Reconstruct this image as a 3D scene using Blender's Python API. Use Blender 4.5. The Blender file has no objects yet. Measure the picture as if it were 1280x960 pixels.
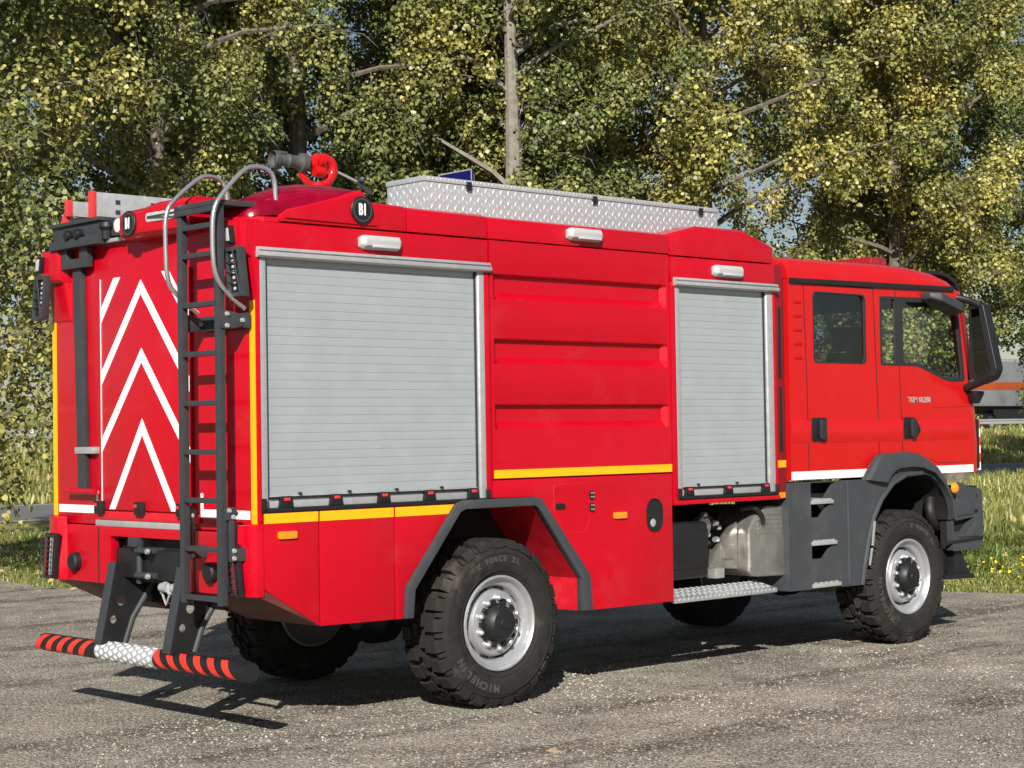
import bpy, bmesh, math, random
import numpy as np
from mathutils import Vector, Matrix
from mathutils.geometry import tessellate_polygon

PI = math.pi
random.seed(7)
rng = np.random.default_rng(11)
sc = bpy.context.scene
col = sc.collection

# ------------------------------------------------------------------ camera
cam_d = bpy.data.cameras.new('camera')
cam = bpy.data.objects.new('camera', cam_d)
col.objects.link(cam)
sc.camera = cam
_r = Vector((0.73181, -0.68133, -0.01577)); _u = Vector((-0.00731, -0.031, 0.99949)); _f = Vector((0.68147, 0.73132, 0.02767))
m3 = Matrix((_r, _u, -_f)).transposed()
cam.matrix_world = Matrix.Translation((-6.1634, -10.088, 1.8366)) @ m3.to_4x4()
cam_d.sensor_fit = 'HORIZONTAL'; cam_d.sensor_width = 36; cam_d.lens = 62.767
cam_d.clip_start = .1; cam_d.clip_end = 3000

# ------------------------------------------------------------------ sky, sun, exposure
SUN_TRAVEL = Vector((0.60, 0.56, -0.45)).normalized()
world = bpy.data.worlds.new('World'); sc.world = world; world.use_nodes = True
nt = world.node_tree; nt.nodes.clear()
out = nt.nodes.new('ShaderNodeOutputWorld'); bg = nt.nodes.new('ShaderNodeBackground')
sky = nt.nodes.new('ShaderNodeTexSky'); sky.sky_type = 'NISHITA'; sky.sun_disc = False
sky.sun_elevation = math.asin(-SUN_TRAVEL.z)
sky.sun_rotation = math.atan2(-SUN_TRAVEL.x, -SUN_TRAVEL.y)
sky.air_density = 1.0; sky.dust_density = .6; sky.ozone_density = 1.2
tc = nt.nodes.new('ShaderNodeTexCoord'); mp = nt.nodes.new('ShaderNodeMapping'); mp.inputs['Scale'].default_value = (1, 1, 2.6)
nz = nt.nodes.new('ShaderNodeTexNoise'); nz.inputs['Scale'].default_value = 5.0; nz.inputs['Detail'].default_value = 7; nz.inputs['Roughness'].default_value = .55
rp = nt.nodes.new('ShaderNodeValToRGB'); rp.color_ramp.elements[0].position = .50; rp.color_ramp.elements[1].position = .66
mx = nt.nodes.new('ShaderNodeMix'); mx.data_type = 'RGBA'; mx.inputs[7].default_value = (6.0, 6.6, 7.5, 1)
L = nt.links.new
L(tc.outputs['Generated'], mp.inputs['Vector']); L(mp.outputs['Vector'], nz.inputs['Vector']); L(nz.outputs['Fac'], rp.inputs['Fac'])
L(rp.outputs['Color'], mx.inputs[0]); L(sky.outputs['Color'], mx.inputs[6]); L(mx.outputs[2], bg.inputs['Color'])
bg.inputs['Strength'].default_value = .05
L(bg.outputs['Background'], out.inputs['Surface'])

sun_d = bpy.data.lights.new('sun', 'SUN'); sun = bpy.data.objects.new('sun', sun_d); col.objects.link(sun)
sun_d.energy = 5.0; sun_d.angle = math.radians(.5); sun_d.color = (1, .945, .86)
sun.rotation_euler = SUN_TRAVEL.to_track_quat('-Z', 'Y').to_euler(); sun.location = (-20, -20, 20)
sc.view_settings.view_transform = 'Standard'; sc.view_settings.look = 'None'
sc.view_settings.exposure = .48; sc.view_settings.gamma = 1; sc.view_settings.use_curve_mapping = False
sc.render.engine = 'CYCLES'

# ------------------------------------------------------------------ materials
MATS = {}
def mat(name, color, rough=.5, metal=0., coat=0., spec=.5, var=0., vscale=6., bump=0., bscale=60., emit=None, dirt=0.):
    m = bpy.data.materials.new(name); m.use_nodes = True
    t = m.node_tree; b = t.nodes['Principled BSDF']; l = t.links.new
    c = (*color, 1)
    b.inputs['Base Color'].default_value = c; b.inputs['Roughness'].default_value = rough; b.inputs['Metallic'].default_value = metal
    b.inputs['Coat Weight'].default_value = coat; b.inputs['Coat Roughness'].default_value = .06; b.inputs['Specular IOR Level'].default_value = spec
    geo = t.nodes.new('ShaderNodeNewGeometry')
    if var or dirt:
        n = t.nodes.new('ShaderNodeTexNoise'); n.inputs['Scale'].default_value = vscale; n.inputs['Detail'].default_value = 6; n.inputs['Roughness'].default_value = .6
        l(geo.outputs['Position'], n.inputs['Vector'])
        r = t.nodes.new('ShaderNodeMapRange'); r.inputs[1].default_value = .3; r.inputs[2].default_value = .7
        r.inputs[3].default_value = 1 - var; r.inputs[4].default_value = 1 + var
        l(n.outputs['Fac'], r.inputs[0])
        h = t.nodes.new('ShaderNodeHueSaturation'); h.inputs['Color'].default_value = c; l(r.outputs[0], h.inputs['Value'])
        src = h.outputs['Color']
        if dirt:
            n2 = t.nodes.new('ShaderNodeTexNoise'); n2.inputs['Scale'].default_value = 2.2; n2.inputs['Detail'].default_value = 9; n2.inputs['Roughness'].default_value = .7
            l(geo.outputs['Position'], n2.inputs['Vector'])
            r2 = t.nodes.new('ShaderNodeMapRange'); r2.inputs[1].default_value = .55; r2.inputs[2].default_value = .8; r2.inputs[3].default_value = 0; r2.inputs[4].default_value = dirt
            l(n2.outputs['Fac'], r2.inputs[0])
            mm = t.nodes.new('ShaderNodeMix'); mm.data_type = 'RGBA'; mm.inputs[7].default_value = (.22, .19, .15, 1)
            l(r2.outputs[0], mm.inputs[0]); l(src, mm.inputs[6]); src = mm.outputs[2]
        l(src, b.inputs['Base Color'])
        rr = t.nodes.new('ShaderNodeMapRange'); rr.inputs[1].default_value = .3; rr.inputs[2].default_value = .7
        rr.inputs[3].default_value = max(0, rough * .8); rr.inputs[4].default_value = min(1, rough * 1.25)
        l(n.outputs['Fac'], rr.inputs[0]); l(rr.outputs[0], b.inputs['Roughness'])
    if bump:
        n3 = t.nodes.new('ShaderNodeTexNoise'); n3.inputs['Scale'].default_value = bscale; n3.inputs['Detail'].default_value = 3
        l(geo.outputs['Position'], n3.inputs['Vector'])
        bp = t.nodes.new('ShaderNodeBump'); bp.inputs['Strength'].default_value = bump; bp.inputs['Distance'].default_value = .01
        l(n3.outputs['Fac'], bp.inputs['Height']); l(bp.outputs['Normal'], b.inputs['Normal'])
    if emit:
        b.inputs['Emission Color'].default_value = (*emit[0], 1); b.inputs['Emission Strength'].default_value = emit[1]
    MATS[name] = m
    return m

mat('red_paint', (.455, .0012, .012), .30, coat=.28, spec=.2, var=.04, vscale=3, bump=.03, bscale=2.2, dirt=.10)
mat('cab_red', (.50, .0065, .008), .28, coat=.34, spec=.2, var=.03, vscale=3, bump=.03, bscale=1.8, dirt=.06)
mat('shaded_red', (.24, .004, .010), .4, spec=.3, var=.05)  # body red darkened to paint shade on the front corner and A-pillar
mat('inner_red', (.55, .008, .02), .5, var=.15, vscale=8, dirt=.5)
mat('dome_red', (.20, .0, .014), .16, coat=.15, spec=.3, var=.35, vscale=7)
mat('silver_slat', (.395, .43, .452), .40, metal=.3, var=.04, vscale=5, dirt=.10)
mat('alu', (.62, .64, .65), .32, metal=.75, var=.08, vscale=14)
mat('alu_bright', (.44, .45, .46), .4, metal=.4, var=.08, vscale=20)
mat('chrome', (.62, .63, .65), .22, metal=.85)
mat('wheel_silver', (.50, .51, .53), .34, metal=.62, var=.04, vscale=12, dirt=.18)
mat('white_paint', (.80, .80, .79), .45, var=.04)
mat('yellow_tape', (.86, .42, .005), .4, var=.05, vscale=20)
mat('amber', (.85, .26, .01), .15, coat=.6)
mat('dark_grey', (.034, .038, .043), .45, var=.08, vscale=8, bump=.05, bscale=300)
mat('fender_grey', (.046, .051, .058), .5, spec=.3, var=.07, vscale=7, bump=.06, bscale=400, dirt=.25)
mat('black', (.009, .009, .010), .5, var=.1)
mat('deep_black', (.006, .006, .006), .8)
mat('scene_white', (.42, .43, .43), .4)
mat('tread_lump', (.52, .54, .56), .35, metal=.3)
mat('tyre', (.020, .019, .018), .82, spec=.25, var=.22, vscale=14, bump=.12, bscale=130, dirt=.45)
mat('tyre_letter', (.052, .05, .048), .7)
mat('orange_red', (.78, .036, .018), .4, var=.1)
mat('latch_red', (.66, .035, .04), .4)
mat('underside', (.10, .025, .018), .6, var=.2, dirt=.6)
mat('lamp_lens', (.42, .43, .45), .12, coat=.6)
mat('lamp_red', (.28, .004, .01), .15, coat=.6)
mat('nozzle_grey', (.065, .067, .065), .55, var=.1)
mat('seat', (.035, .042, .055), .8)
mat('rubber', (.02, .02, .022), .6)
mat('blue_sign', (.003, .006, .11), .5)
mat('exhaust', (.40, .39, .36), .36, metal=.8, var=.15, vscale=9)
mat('mirror_glass', (.13, .135, .14), .03, metal=1.)
mat('bark', (.125, .108, .088), .9, var=.45, vscale=9, bump=.6, bscale=18)
mat('bark_pale', (.20, .182, .152), .85, var=.35, vscale=7, bump=.5, bscale=15)
mat('galv', (.42, .43, .43), .5, metal=.4, var=.1)
mat('trailer_grey', (.17, .178, .185), .5, var=.25, vscale=.5)
mat('trailer_orange', (.34, .06, .012), .5, var=.2, vscale=.6)
mat('tread_alu', (.42, .44, .46), .42, metal=.35, var=.07, vscale=25)

def glass_mat(name, tint, gloss=.9):
    m = bpy.data.materials.new(name); m.use_nodes = True; t = m.node_tree; t.nodes.clear(); l = t.links.new
    o = t.nodes.new('ShaderNodeOutputMaterial'); mxs = t.nodes.new('ShaderNodeMixShader'); tr = t.nodes.new('ShaderNodeBsdfTransparent')
    g = t.nodes.new('ShaderNodeBsdfGlossy'); g.inputs['Roughness'].default_value = .02; g.inputs['Color'].default_value = (gloss, gloss, gloss, 1)
    lw = t.nodes.new('ShaderNodeLayerWeight'); lw.inputs['Blend'].default_value = .5
    pw = t.nodes.new('ShaderNodeMath'); pw.operation = 'POWER'; pw.inputs[1].default_value = 4.; l(lw.outputs['Facing'], pw.inputs[0])
    fr = t.nodes.new('ShaderNodeMath'); fr.operation = 'MULTIPLY_ADD'; fr.inputs[1].default_value = .9; fr.inputs[2].default_value = .07; l(pw.outputs[0], fr.inputs[0])
    tr.inputs['Color'].default_value = (*tint, 1)
    l(fr.outputs[0], mxs.inputs[0]); l(tr.outputs[0], mxs.inputs[1]); l(g.outputs[0], mxs.inputs[2]); l(mxs.outputs[0], o.inputs['Surface'])
    MATS[name] = m
glass_mat('glass_dark', (.50, .55, .60))
glass_mat('glass_clear', (.84, .90, .90))

def leaf_mat(name, green, yellow, brown, trans=.3):
    m = bpy.data.materials.new(name); m.use_nodes = True; t = m.node_tree; t.nodes.clear(); l = t.links.new
    o = t.nodes.new('ShaderNodeOutputMaterial')
    geo = t.nodes.new('ShaderNodeNewGeometry'); oi = t.nodes.new('ShaderNodeObjectInfo')
    n = t.nodes.new('ShaderNodeTexNoise'); n.inputs['Scale'].default_value = .45; n.inputs['Detail'].default_value = 5; n.inputs['Roughness'].default_value = .6
    l(geo.outputs['Position'], n.inputs['Vector'])
    add = t.nodes.new('ShaderNodeMath'); add.operation = 'ADD'; l(n.outputs['Fac'], add.inputs[0])
    sub = t.nodes.new('ShaderNodeMath'); sub.operation = 'MULTIPLY_ADD'; sub.inputs[1].default_value = .22; l(geo.outputs['Random Per Island'], sub.inputs[0])
    sep = t.nodes.new('ShaderNodeSeparateColor'); l(oi.outputs['Color'], sep.inputs[0]); l(sep.outputs[0], sub.inputs[2])
    l(sub.outputs[0], add.inputs[1])
    r = t.nodes.new('ShaderNodeValToRGB'); e = r.color_ramp.elements
    e[0].position = .53; e[0].color = (*green, 1); e[1].position = .77; e[1].color = (*yellow, 1)
    k = e.new(.9); k.color = (*brown, 1)
    sc8 = t.nodes.new('ShaderNodeMath'); sc8.operation = 'MULTIPLY'; sc8.inputs[1].default_value = .8; l(add.outputs[0], sc8.inputs[0])
    l(sc8.outputs[0], r.inputs['Fac'])
    hv = t.nodes.new('ShaderNodeHueSaturation'); l(r.outputs['Color'], hv.inputs['Color'])
    mr = t.nodes.new('ShaderNodeMapRange'); mr.inputs[3].default_value = .62; mr.inputs[4].default_value = 1.35
    l(geo.outputs['Random Per Island'], mr.inputs[0]); l(mr.outputs[0], hv.inputs['Value'])
    d = t.nodes.new('ShaderNodeBsdfPrincipled'); d.inputs['Roughness'].default_value = .42; d.inputs['Specular IOR Level'].default_value = .45
    tl = t.nodes.new('ShaderNodeBsdfTranslucent'); ms = t.nodes.new('ShaderNodeMixShader'); ms.inputs[0].default_value = trans
    l(hv.outputs['Color'], d.inputs['Base Color']); l(hv.outputs['Color'], tl.inputs['Color'])
    l(d.outputs[0], ms.inputs[1]); l(tl.outputs[0], ms.inputs[2]); l(ms.outputs[0], o.inputs['Surface'])
    MATS[name] = m
leaf_mat('leaf', (.150, .182, .062), (.42, .365, .100), (.42, .27, .10), .16)
leaf_mat('grass_blade', (.125, .185, .035), (.36, .34, .11), (.55, .46, .24), .25)
leaf_mat('dead_leaf', (.30, .22, .07), (.42, .30, .10), (.45, .35, .2), .15)
leaf_mat('stone', (.10, .09, .075), (.36, .335, .285), (.60, .57, .50), 0.)

def ground_mat(name, ramp, s1, s2, bump, bscale, rough=.9, big=None, speck=None, fine=.55, tracks=False):
    m = bpy.data.materials.new(name); m.use_nodes = True; t = m.node_tree; b = t.nodes['Principled BSDF']; l = t.links.new
    b.inputs['Roughness'].default_value = rough; b.inputs['Specular IOR Level'].default_value = .25
    geo = t.nodes.new('ShaderNodeNewGeometry')
    def noise(s, d=8, ro=.65):
        n = t.nodes.new('ShaderNodeTexNoise'); n.inputs['Scale'].default_value = s; n.inputs['Detail'].default_value = d; n.inputs['Roughness'].default_value = ro
        l(geo.outputs['Position'], n.inputs['Vector']); return n
    n1 = noise(s1); n2 = noise(s2, 4, .7)
    a = t.nodes.new('ShaderNodeMath'); a.operation = 'MULTIPLY_ADD'; a.inputs[1].default_value = fine; l(n2.outputs['Fac'], a.inputs[0])
    mu = t.nodes.new('ShaderNodeMath'); mu.operation = 'MULTIPLY'; mu.inputs[1].default_value = 1 - fine; l(n1.outputs['Fac'], mu.inputs[0]); l(mu.outputs[0], a.inputs[2])
    r = t.nodes.new('ShaderNodeValToRGB'); e = r.color_ramp.elements
    e[0].position = ramp[0][0]; e[0].color = (*ramp[0][1], 1); e[1].position = ramp[-1][0]; e[1].color = (*ramp[-1][1], 1)
    for p, c in ramp[1:-1]:
        k = e.new(p); k.color = (*c, 1)
    l(a.outputs[0], r.inputs['Fac']); src = r.outputs['Color']
    if big:
        nb = noise(big[0], 5, .6); mr = t.nodes.new('ShaderNodeMapRange'); mr.inputs[1].default_value = .42; mr.inputs[2].default_value = .62
        l(nb.outputs['Fac'], mr.inputs[0]); mm = t.nodes.new('ShaderNodeMix'); mm.data_type = 'RGBA'; mm.blend_type = 'MULTIPLY'; mm.inputs[7].default_value = (*big[1], 1)
        l(mr.outputs[0], mm.inputs[0]); l(src, mm.inputs[6]); src = mm.outputs[2]
    if tracks:      # dark, scuffed wheel tracks that run along the lot
        mpn = t.nodes.new('ShaderNodeMapping'); mpn.inputs['Scale'].default_value = (.16, 1.5, 1); mpn.inputs['Rotation'].default_value = (0, 0, .12)
        l(geo.outputs['Position'], mpn.inputs['Vector']); nk = t.nodes.new('ShaderNodeTexNoise'); nk.inputs['Scale'].default_value = 1.; nk.inputs['Detail'].default_value = 6; nk.inputs['Roughness'].default_value = .65
        l(mpn.outputs['Vector'], nk.inputs['Vector']); n9 = noise(2.4, 6, .7)
        pr_ = t.nodes.new('ShaderNodeMath'); pr_.operation = 'MULTIPLY_ADD'; pr_.inputs[1].default_value = .35; l(n9.outputs['Fac'], pr_.inputs[0]); l(nk.outputs['Fac'], pr_.inputs[2])
        mk = t.nodes.new('ShaderNodeMapRange'); mk.inputs[1].default_value = .68; mk.inputs[2].default_value = .80; mk.inputs[4].default_value = .85; l(pr_.outputs[0], mk.inputs[0])
        mt = t.nodes.new('ShaderNodeMix'); mt.data_type = 'RGBA'; mt.blend_type = 'MULTIPLY'; mt.inputs[7].default_value = (.44, .41, .38, 1)
        l(mk.outputs[0], mt.inputs[0]); l(src, mt.inputs[6]); src = mt.outputs[2]
    hgt = n2.outputs['Fac']
    if speck:
        vo = t.nodes.new('ShaderNodeTexVoronoi'); vo.inputs['Scale'].default_value = speck[0]; l(geo.outputs['Position'], vo.inputs['Vector'])
        sp = t.nodes.new('ShaderNodeSeparateColor'); l(vo.outputs['Color'], sp.inputs[0])
        gt = t.nodes.new('ShaderNodeMapRange'); gt.inputs[1].default_value = speck[2]; gt.inputs[2].default_value = speck[2] + .12; l(sp.outputs[0], gt.inputs[0])
        mm2 = t.nodes.new('ShaderNodeMix'); mm2.data_type = 'RGBA'; mm2.inputs[7].default_value = (*speck[1], 1)
        l(gt.outputs[0], mm2.inputs[0]); l(src, mm2.inputs[6]); src = mm2.outputs[2]
        vo2 = t.nodes.new('ShaderNodeMath'); vo2.operation = 'MULTIPLY_ADD'; vo2.inputs[1].default_value = -1.2
        l(vo.outputs['Distance'], vo2.inputs[0]); l(n2.outputs['Fac'], vo2.inputs[2]); hgt = vo2.outputs[0]
    l(src, b.inputs['Base Color'])
    bp = t.nodes.new('ShaderNodeBump'); bp.inputs['Strength'].default_value = bump; bp.inputs['Distance'].default_value = bscale
    l(hgt, bp.inputs['Height']); l(bp.outputs['Normal'], b.inputs['Normal'])
    MATS[name] = m
ground_mat('gravel', [(.39, (.10, .088, .071)), (.5, (.44, .39, .32)), (.60, (.86, .79, .67))], 1.5, 52, 1., .04, big=(.6, (.80, .80, .80)), speck=(48, (.75, .70, .61), .88), fine=.74, tracks=True)
ground_mat('verge_soil', [(.3, (.10, .12, .03)), (.5, (.24, .23, .08)), (.7, (.42, .37, .18))], .9, 9, .8, .06, big=(.22, (.75, .8, .6)))
ground_mat('asphalt', [(.3, (.12, .12, .118)), (.7, (.19, .188, .182))], .6, 60, .3, .01)

# ------------------------------------------------------------------ mesh helpers
ORIGIN = {}
XF = None
class MB:
    def __init__(s): s.v = []; s.f = []
    def add(s, vs, fs):
        b = len(s.v); s.v += [tuple(p) for p in vs]; s.f += [tuple(i + b for i in q) for q in fs]; return s
    def box(s, x0, x1, y0, y1, z0, z1):
        v = [(x, y, z) for x in (x0, x1) for y in (y0, y1) for z in (z0, z1)]
        return s.add(v, [(0, 1, 3, 2), (4, 6, 7, 5), (0, 4, 5, 1), (2, 3, 7, 6), (0, 2, 6, 4), (1, 5, 7, 3)])
    def obox(s, c, ax, ay, az):
        c = Vector(c); ax = Vector(ax); ay = Vector(ay); az = Vector(az)
        v = [c + i * ax + j * ay + k * az for i in (-1, 1) for j in (-1, 1) for k in (-1, 1)]
        return s.add(v, [(0, 1, 3, 2), (4, 6, 7, 5), (0, 4, 5, 1), (2, 3, 7, 6), (0, 2, 6, 4), (1, 5, 7, 3)])
    def extr(s, poly, d0, d1, ax='y', holes=()):
        """polygon in the plane normal to ax, extruded from d0 to d1 ; (a,b) = (x,z) for y, (y,z) for x, (x,y) for z"""
        def P(p, d): return (p[0], d, p[1]) if ax == 'y' else (d, p[0], p[1]) if ax == 'x' else (p[0], p[1], d)
        if not holes:
            n = len(poly); vs = [P(p, d0) for p in poly] + [P(p, d1) for p in poly]
            return s.add(vs, [tuple(range(n)), tuple(range(2 * n - 1, n - 1, -1))] + [(i, (i + 1) % n, n + (i + 1) % n, n + i) for i in range(n)])
        loops = [list(poly)] + [list(h) for h in holes]
        flat = [p for lp in loops for p in lp]; n = len(flat)
        tris = tessellate_polygon([[Vector((p[0], p[1], 0)) for p in lp] for lp in loops])
        vs = [P(p, d0) for p in flat] + [P(p, d1) for p in flat]
        fs = [tuple(t) for t in tris] + [tuple(i + n for i in reversed(t)) for t in tris]
        o = 0
        for lp in loops:
            k = len(lp)
            for i in range(k):
                a = o + i; b = o + (i + 1) % k; fs.append((a, b, b + n, a + n))
            o += k
        return s.add(vs, fs)
    def tube(s, path, r, n=10, cap=True, closed=False):
        path = [Vector(p) for p in path]; m = len(path); vs = []; fs = []
        rr = r if isinstance(r, (list, tuple)) else [r] * m
        prev = None
        for i, p in enumerate(path):
            a = path[i - 1] if (i > 0 or closed) else p; b = path[(i + 1) % m] if (i < m - 1 or closed) else p
            t = (b - a).normalized()
            if prev is None:
                u = t.cross(Vector((0, 0, 1)))
                if u.length < .1: u = t.cross(Vector((1, 0, 0)))
            else: u = prev - t * prev.dot(t)
            u.normalize(); prev = u; w = t.cross(u)
            for k in range(n):
                th = 2 * PI * k / n; vs.append(p + (u * math.cos(th) + w * math.sin(th)) * rr[i])
        for i in range(m if closed else m - 1):
            for k in range(n):
                a = i * n + k; b = i * n + (k + 1) % n; c = ((i + 1) % m) * n + (k + 1) % n; d = ((i + 1) % m) * n + k
                fs.append((a, b, c, d))
        if cap and not closed: fs += [tuple(range(n - 1, -1, -1)), tuple(range((m - 1) * n, m * n))]
        return s.add(vs, fs)
    def lathe(s, prof, c=(0, 0, 0), axis='y', n=48, cap=False):
        """prof = [(radius, along)] round the axis through c"""
        vs = []; fs = []; m = len(prof)
        for k in range(n):
            th = 2 * PI * k / n; C = math.cos(th); S = math.sin(th)
            for r, a in prof:
                p = (r * C, a, r * S) if axis == 'y' else (a, r * C, r * S) if axis == 'x' else (r * C, r * S, a)
                vs.append((p[0] + c[0], p[1] + c[1], p[2] + c[2]))
        for k in range(n):
            k2 = (k + 1) % n
            for i in range(m - 1): fs.append((k * m + i, k * m + i + 1, k2 * m + i + 1, k2 * m + i))
        if cap: fs += [tuple(k * m for k in range(n)), tuple(k * m + m - 1 for k in range(n - 1, -1, -1))]
        return s.add(vs, fs)
    def loft(s, secs, close=False, capends=False):
        m = len(secs[0]); vs = [p for q in secs for p in q]; fs = []
        for i in range(len(secs) - 1):
            for k in range(m if close else m - 1):
                a = i * m + k; b = i * m + (k + 1) % m; fs.append((a, b, b + m, a + m))
        if capends: fs += [tuple(range(m)), tuple(range((len(secs) - 1) * m, len(secs) * m))]
        return s.add(vs, fs)
    def build(s, name, material, parent=None, bevel=0, segs=2, ang=32, smooth=True, weld=False):
        me = bpy.data.meshes.new(name); bm = bmesh.new()
        if XF: s.v = [XF(p) for p in s.v]
        bv = [bm.verts.new(p) for p in s.v]
        for q in s.f:
            try: bm.faces.new([bv[i] for i in q])
            except ValueError: pass
        if weld: bmesh.ops.remove_doubles(bm, verts=bm.verts, dist=.0004)
        bmesh.ops.recalc_face_normals(bm, faces=bm.faces)
        if bevel:
            bm.normal_update()
            es = [e for e in bm.edges if len(e.link_faces) == 2 and e.calc_face_angle(0) > math.radians(28)]
            bmesh.ops.bevel(bm, geom=es, offset=bevel, segments=segs, profile=.6, affect='EDGES', clamp_overlap=True)
        bm.normal_update()
        if smooth:
            for f in bm.faces: f.smooth = True
            for e in bm.edges: e.smooth = not (len(e.link_faces) == 2 and e.calc_face_angle(0) > math.radians(ang))
        xs = [v.co for v in bm.verts]
        c = Vector([(min(p[i] for p in xs) + max(p[i] for p in xs)) / 2 for i in range(3)])
        if parent is None: c.z = min(p.z for p in xs)
        for v in bm.verts: v.co -= c
        bm.to_mesh(me); bm.free()
        me.materials.append(MATS[material])
        return link(name, me, c, parent)
def link(name, me, c, parent=None):
    o = bpy.data.objects.new(name, me); col.objects.link(o)
    ORIGIN[o] = Vector(c)
    if parent: o.parent = parent; o.location = Vector(c) - ORIGIN[parent]
    else: o.location = c
    return o
def thing(name, label, cat, loc=(0, 0, 0), group=None):
    o = bpy.data.objects.new(name, None); col.objects.link(o); o.location = loc; ORIGIN[o] = Vector(loc); o.empty_display_size = .3
    return tag(o, label, cat, group)
def tag(o, label=None, cat=None, group=None, kind=None):
    if label: o['label'] = label
    if cat: o['category'] = cat
    if group: o['group'] = group
    if kind: o['kind'] = kind
    return o
def rrect(x0, x1, z0, z1, r, n=4):
    out_ = []
    for cx, cz, a0 in ((x1 - r, z1 - r, 0), (x0 + r, z1 - r, 90), (x0 + r, z0 + r, 180), (x1 - r, z0 + r, 270)):
        for i in range(n + 1):
            a = math.radians(a0 + 90 * i / n); out_.append((cx + r * math.cos(a), cz + r * math.sin(a)))
    return out_
def rpoly(pts, r, n=4):
    """round the corners of a polygon"""
    out_ = []; m = len(pts)
    rs = r if isinstance(r, (list, tuple)) else [r] * m
    for i in range(m):
        p = Vector(pts[i]); a = Vector(pts[i - 1]); b = Vector(pts[(i + 1) % m]); q = rs[i]
        if q <= 0: out_.append(tuple(p)); continue
        da = (a - p); db = (b - p); q = min(q, da.length * .45, db.length * .45)
        pa = p + da.normalized() * q; pb = p + db.normalized() * q
        for k in range(n + 1):
            t = k / n; out_.append(tuple(pa * (1 - t) ** 2 + p * 2 * t * (1 - t) + pb * t * t))
    return out_
def text_mesh(body, size, ext=.003, bold=.0):
    cu = bpy.data.curves.new('lettering', 'FONT'); cu.body = body; cu.size = size; cu.extrude = ext; cu.offset = bold; cu.align_x = 'CENTER'; cu.align_y = 'CENTER'; cu.resolution_u = 3
    o = bpy.data.objects.new('lettering', cu); col.objects.link(o)
    dg = bpy.context.evaluated_depsgraph_get(); me = bpy.data.meshes.new_from_object(o.evaluated_get(dg))
    bpy.data.objects.remove(o); bpy.data.curves.remove(cu)
    return me
def place_text(name, body, size, mtx, material, parent, ext=.003, bold=0.):
    me = text_mesh(body, size, ext, bold); me.transform(mtx)
    c = sum((v.co for v in me.vertices), Vector()) / max(1, len(me.vertices))
    me.transform(Matrix.Translation(-c)); me.materials.clear(); me.materials.append(MATS[material])
    return link(name, me, c, parent)
def frame_mtx(o, xa, ya):
    xa = Vector(xa).normalized(); ya = Vector(ya); ya = (ya - xa * ya.dot(xa)).normalized(); za = xa.cross(ya)
    return Matrix.Translation(o) @ Matrix((xa, ya, za)).transposed().to_4x4()
def np_mesh(name, verts, faces_n, material, parent=None, loc=(0, 0, 0), smooth=False):
    """verts (N,3), consecutive groups of faces_n vertices make one face"""
    me = bpy.data.meshes.new(name); N = len(verts); F = N // faces_n
    me.vertices.add(N); me.vertices.foreach_set('co', np.asarray(verts, np.float32).ravel())
    me.loops.add(N); me.loops.foreach_set('vertex_index', np.arange(N, dtype=np.int32))
    me.polygons.add(F); me.polygons.foreach_set('loop_start', np.arange(0, N, faces_n, dtype=np.int32))
    me.polygons.foreach_set('loop_total', np.full(F, faces_n, np.int32))
    me.update(calc_edges=True); me.materials.append(MATS[material])
    return link(name, me, loc, parent)

# ================================================================== the setting
def sheet(name, pts, z, material, thick=None):
    b = MB(); b.add([(p[0], p[1], z) for p in pts], [tuple(range(len(pts)))])
    o = b.build(name, material, None, smooth=False); return tag(o, kind='structure')
sheet('ground', [(-700, -700), (900, -700), (900, 900), (-700, 900)], -.03, 'verge_soil')
_edge = [(-60, 62), (-22, 40), (-6, 27), (1, 18.5), (4.3, 14.2), (5.1, 12.3), (4.85, 10.4), (5.3, 8.6), (6.9, 6.4), (8.6, 4.2), (10.2, 2.3), (11.0, 1.25), (11.3, .45), (12.2, -1.2), (14.5, -4.5), (20, -11), (36, -30), (70, -62)]
edge = []
for a, b in zip(_edge[:-1], _edge[1:]):
    n = max(2, int(math.dist(a, b) / .35))
    for k in range(min(n, 40)):
        t = k / min(n, 40); w = min(.14, math.dist(a, b) * .03)
        edge.append((a[0] + (b[0] - a[0]) * t + random.uniform(-w, w), a[1] + (b[1] - a[1]) * t + random.uniform(-w, w)))
edge.append(_edge[-1])
lot = MB(); pts2 = edge + [(70, -200), (-200, -200), (-200, 62)]
tris = tessellate_polygon([[Vector((p[0], p[1], 0)) for p in pts2]])
lot.add([(p[0], p[1], 0) for p in pts2], [tuple(t) for t in tris])
tag(lot.build('gravel_lot', 'gravel', None, smooth=False), kind='structure')
sheet('road', [(-300, 28.4), (500, 26.0), (500, 37.4), (-300, 37.9)], -.012, 'asphalt')
for y0, y1 in ((28.9, 26.6), (37.3, 36.8)):
    sheet('road_marking', [(-300, y0), (500, y1), (500, y1 + .16), (-300, y0 + .16)], -.008, 'white_paint')
for k in range(-4, 22):
    x = k * 9.; yc = 33.1 - .0018 * (x + 300)
    sheet('road_marking', [(x, yc), (x + 3, yc - .005), (x + 3, yc + .12), (x, yc + .125)], -.008, 'white_paint')
emb = MB(); secs = []
for i in range(60):
    x = -250 + i * 13.
    secs.append([(x, 39.5 + random.uniform(-.3, .3), -.04), (x, 42.5 + random.uniform(-.2, .2), .35 + random.uniform(-.06, .06)), (x, 46.3, 1.42 + random.uniform(-.04, .04)), (x, 49, 1.5), (x, 76, 1.5), (x, 90, -.04)])
emb.loft(secs); tag(emb.build('embankment', 'verge_soil', None), kind='structure')
sheet('motorway', [(-240, 50), (500, 50), (500, 73), (-240, 73)], 1.506, 'asphalt')

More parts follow.
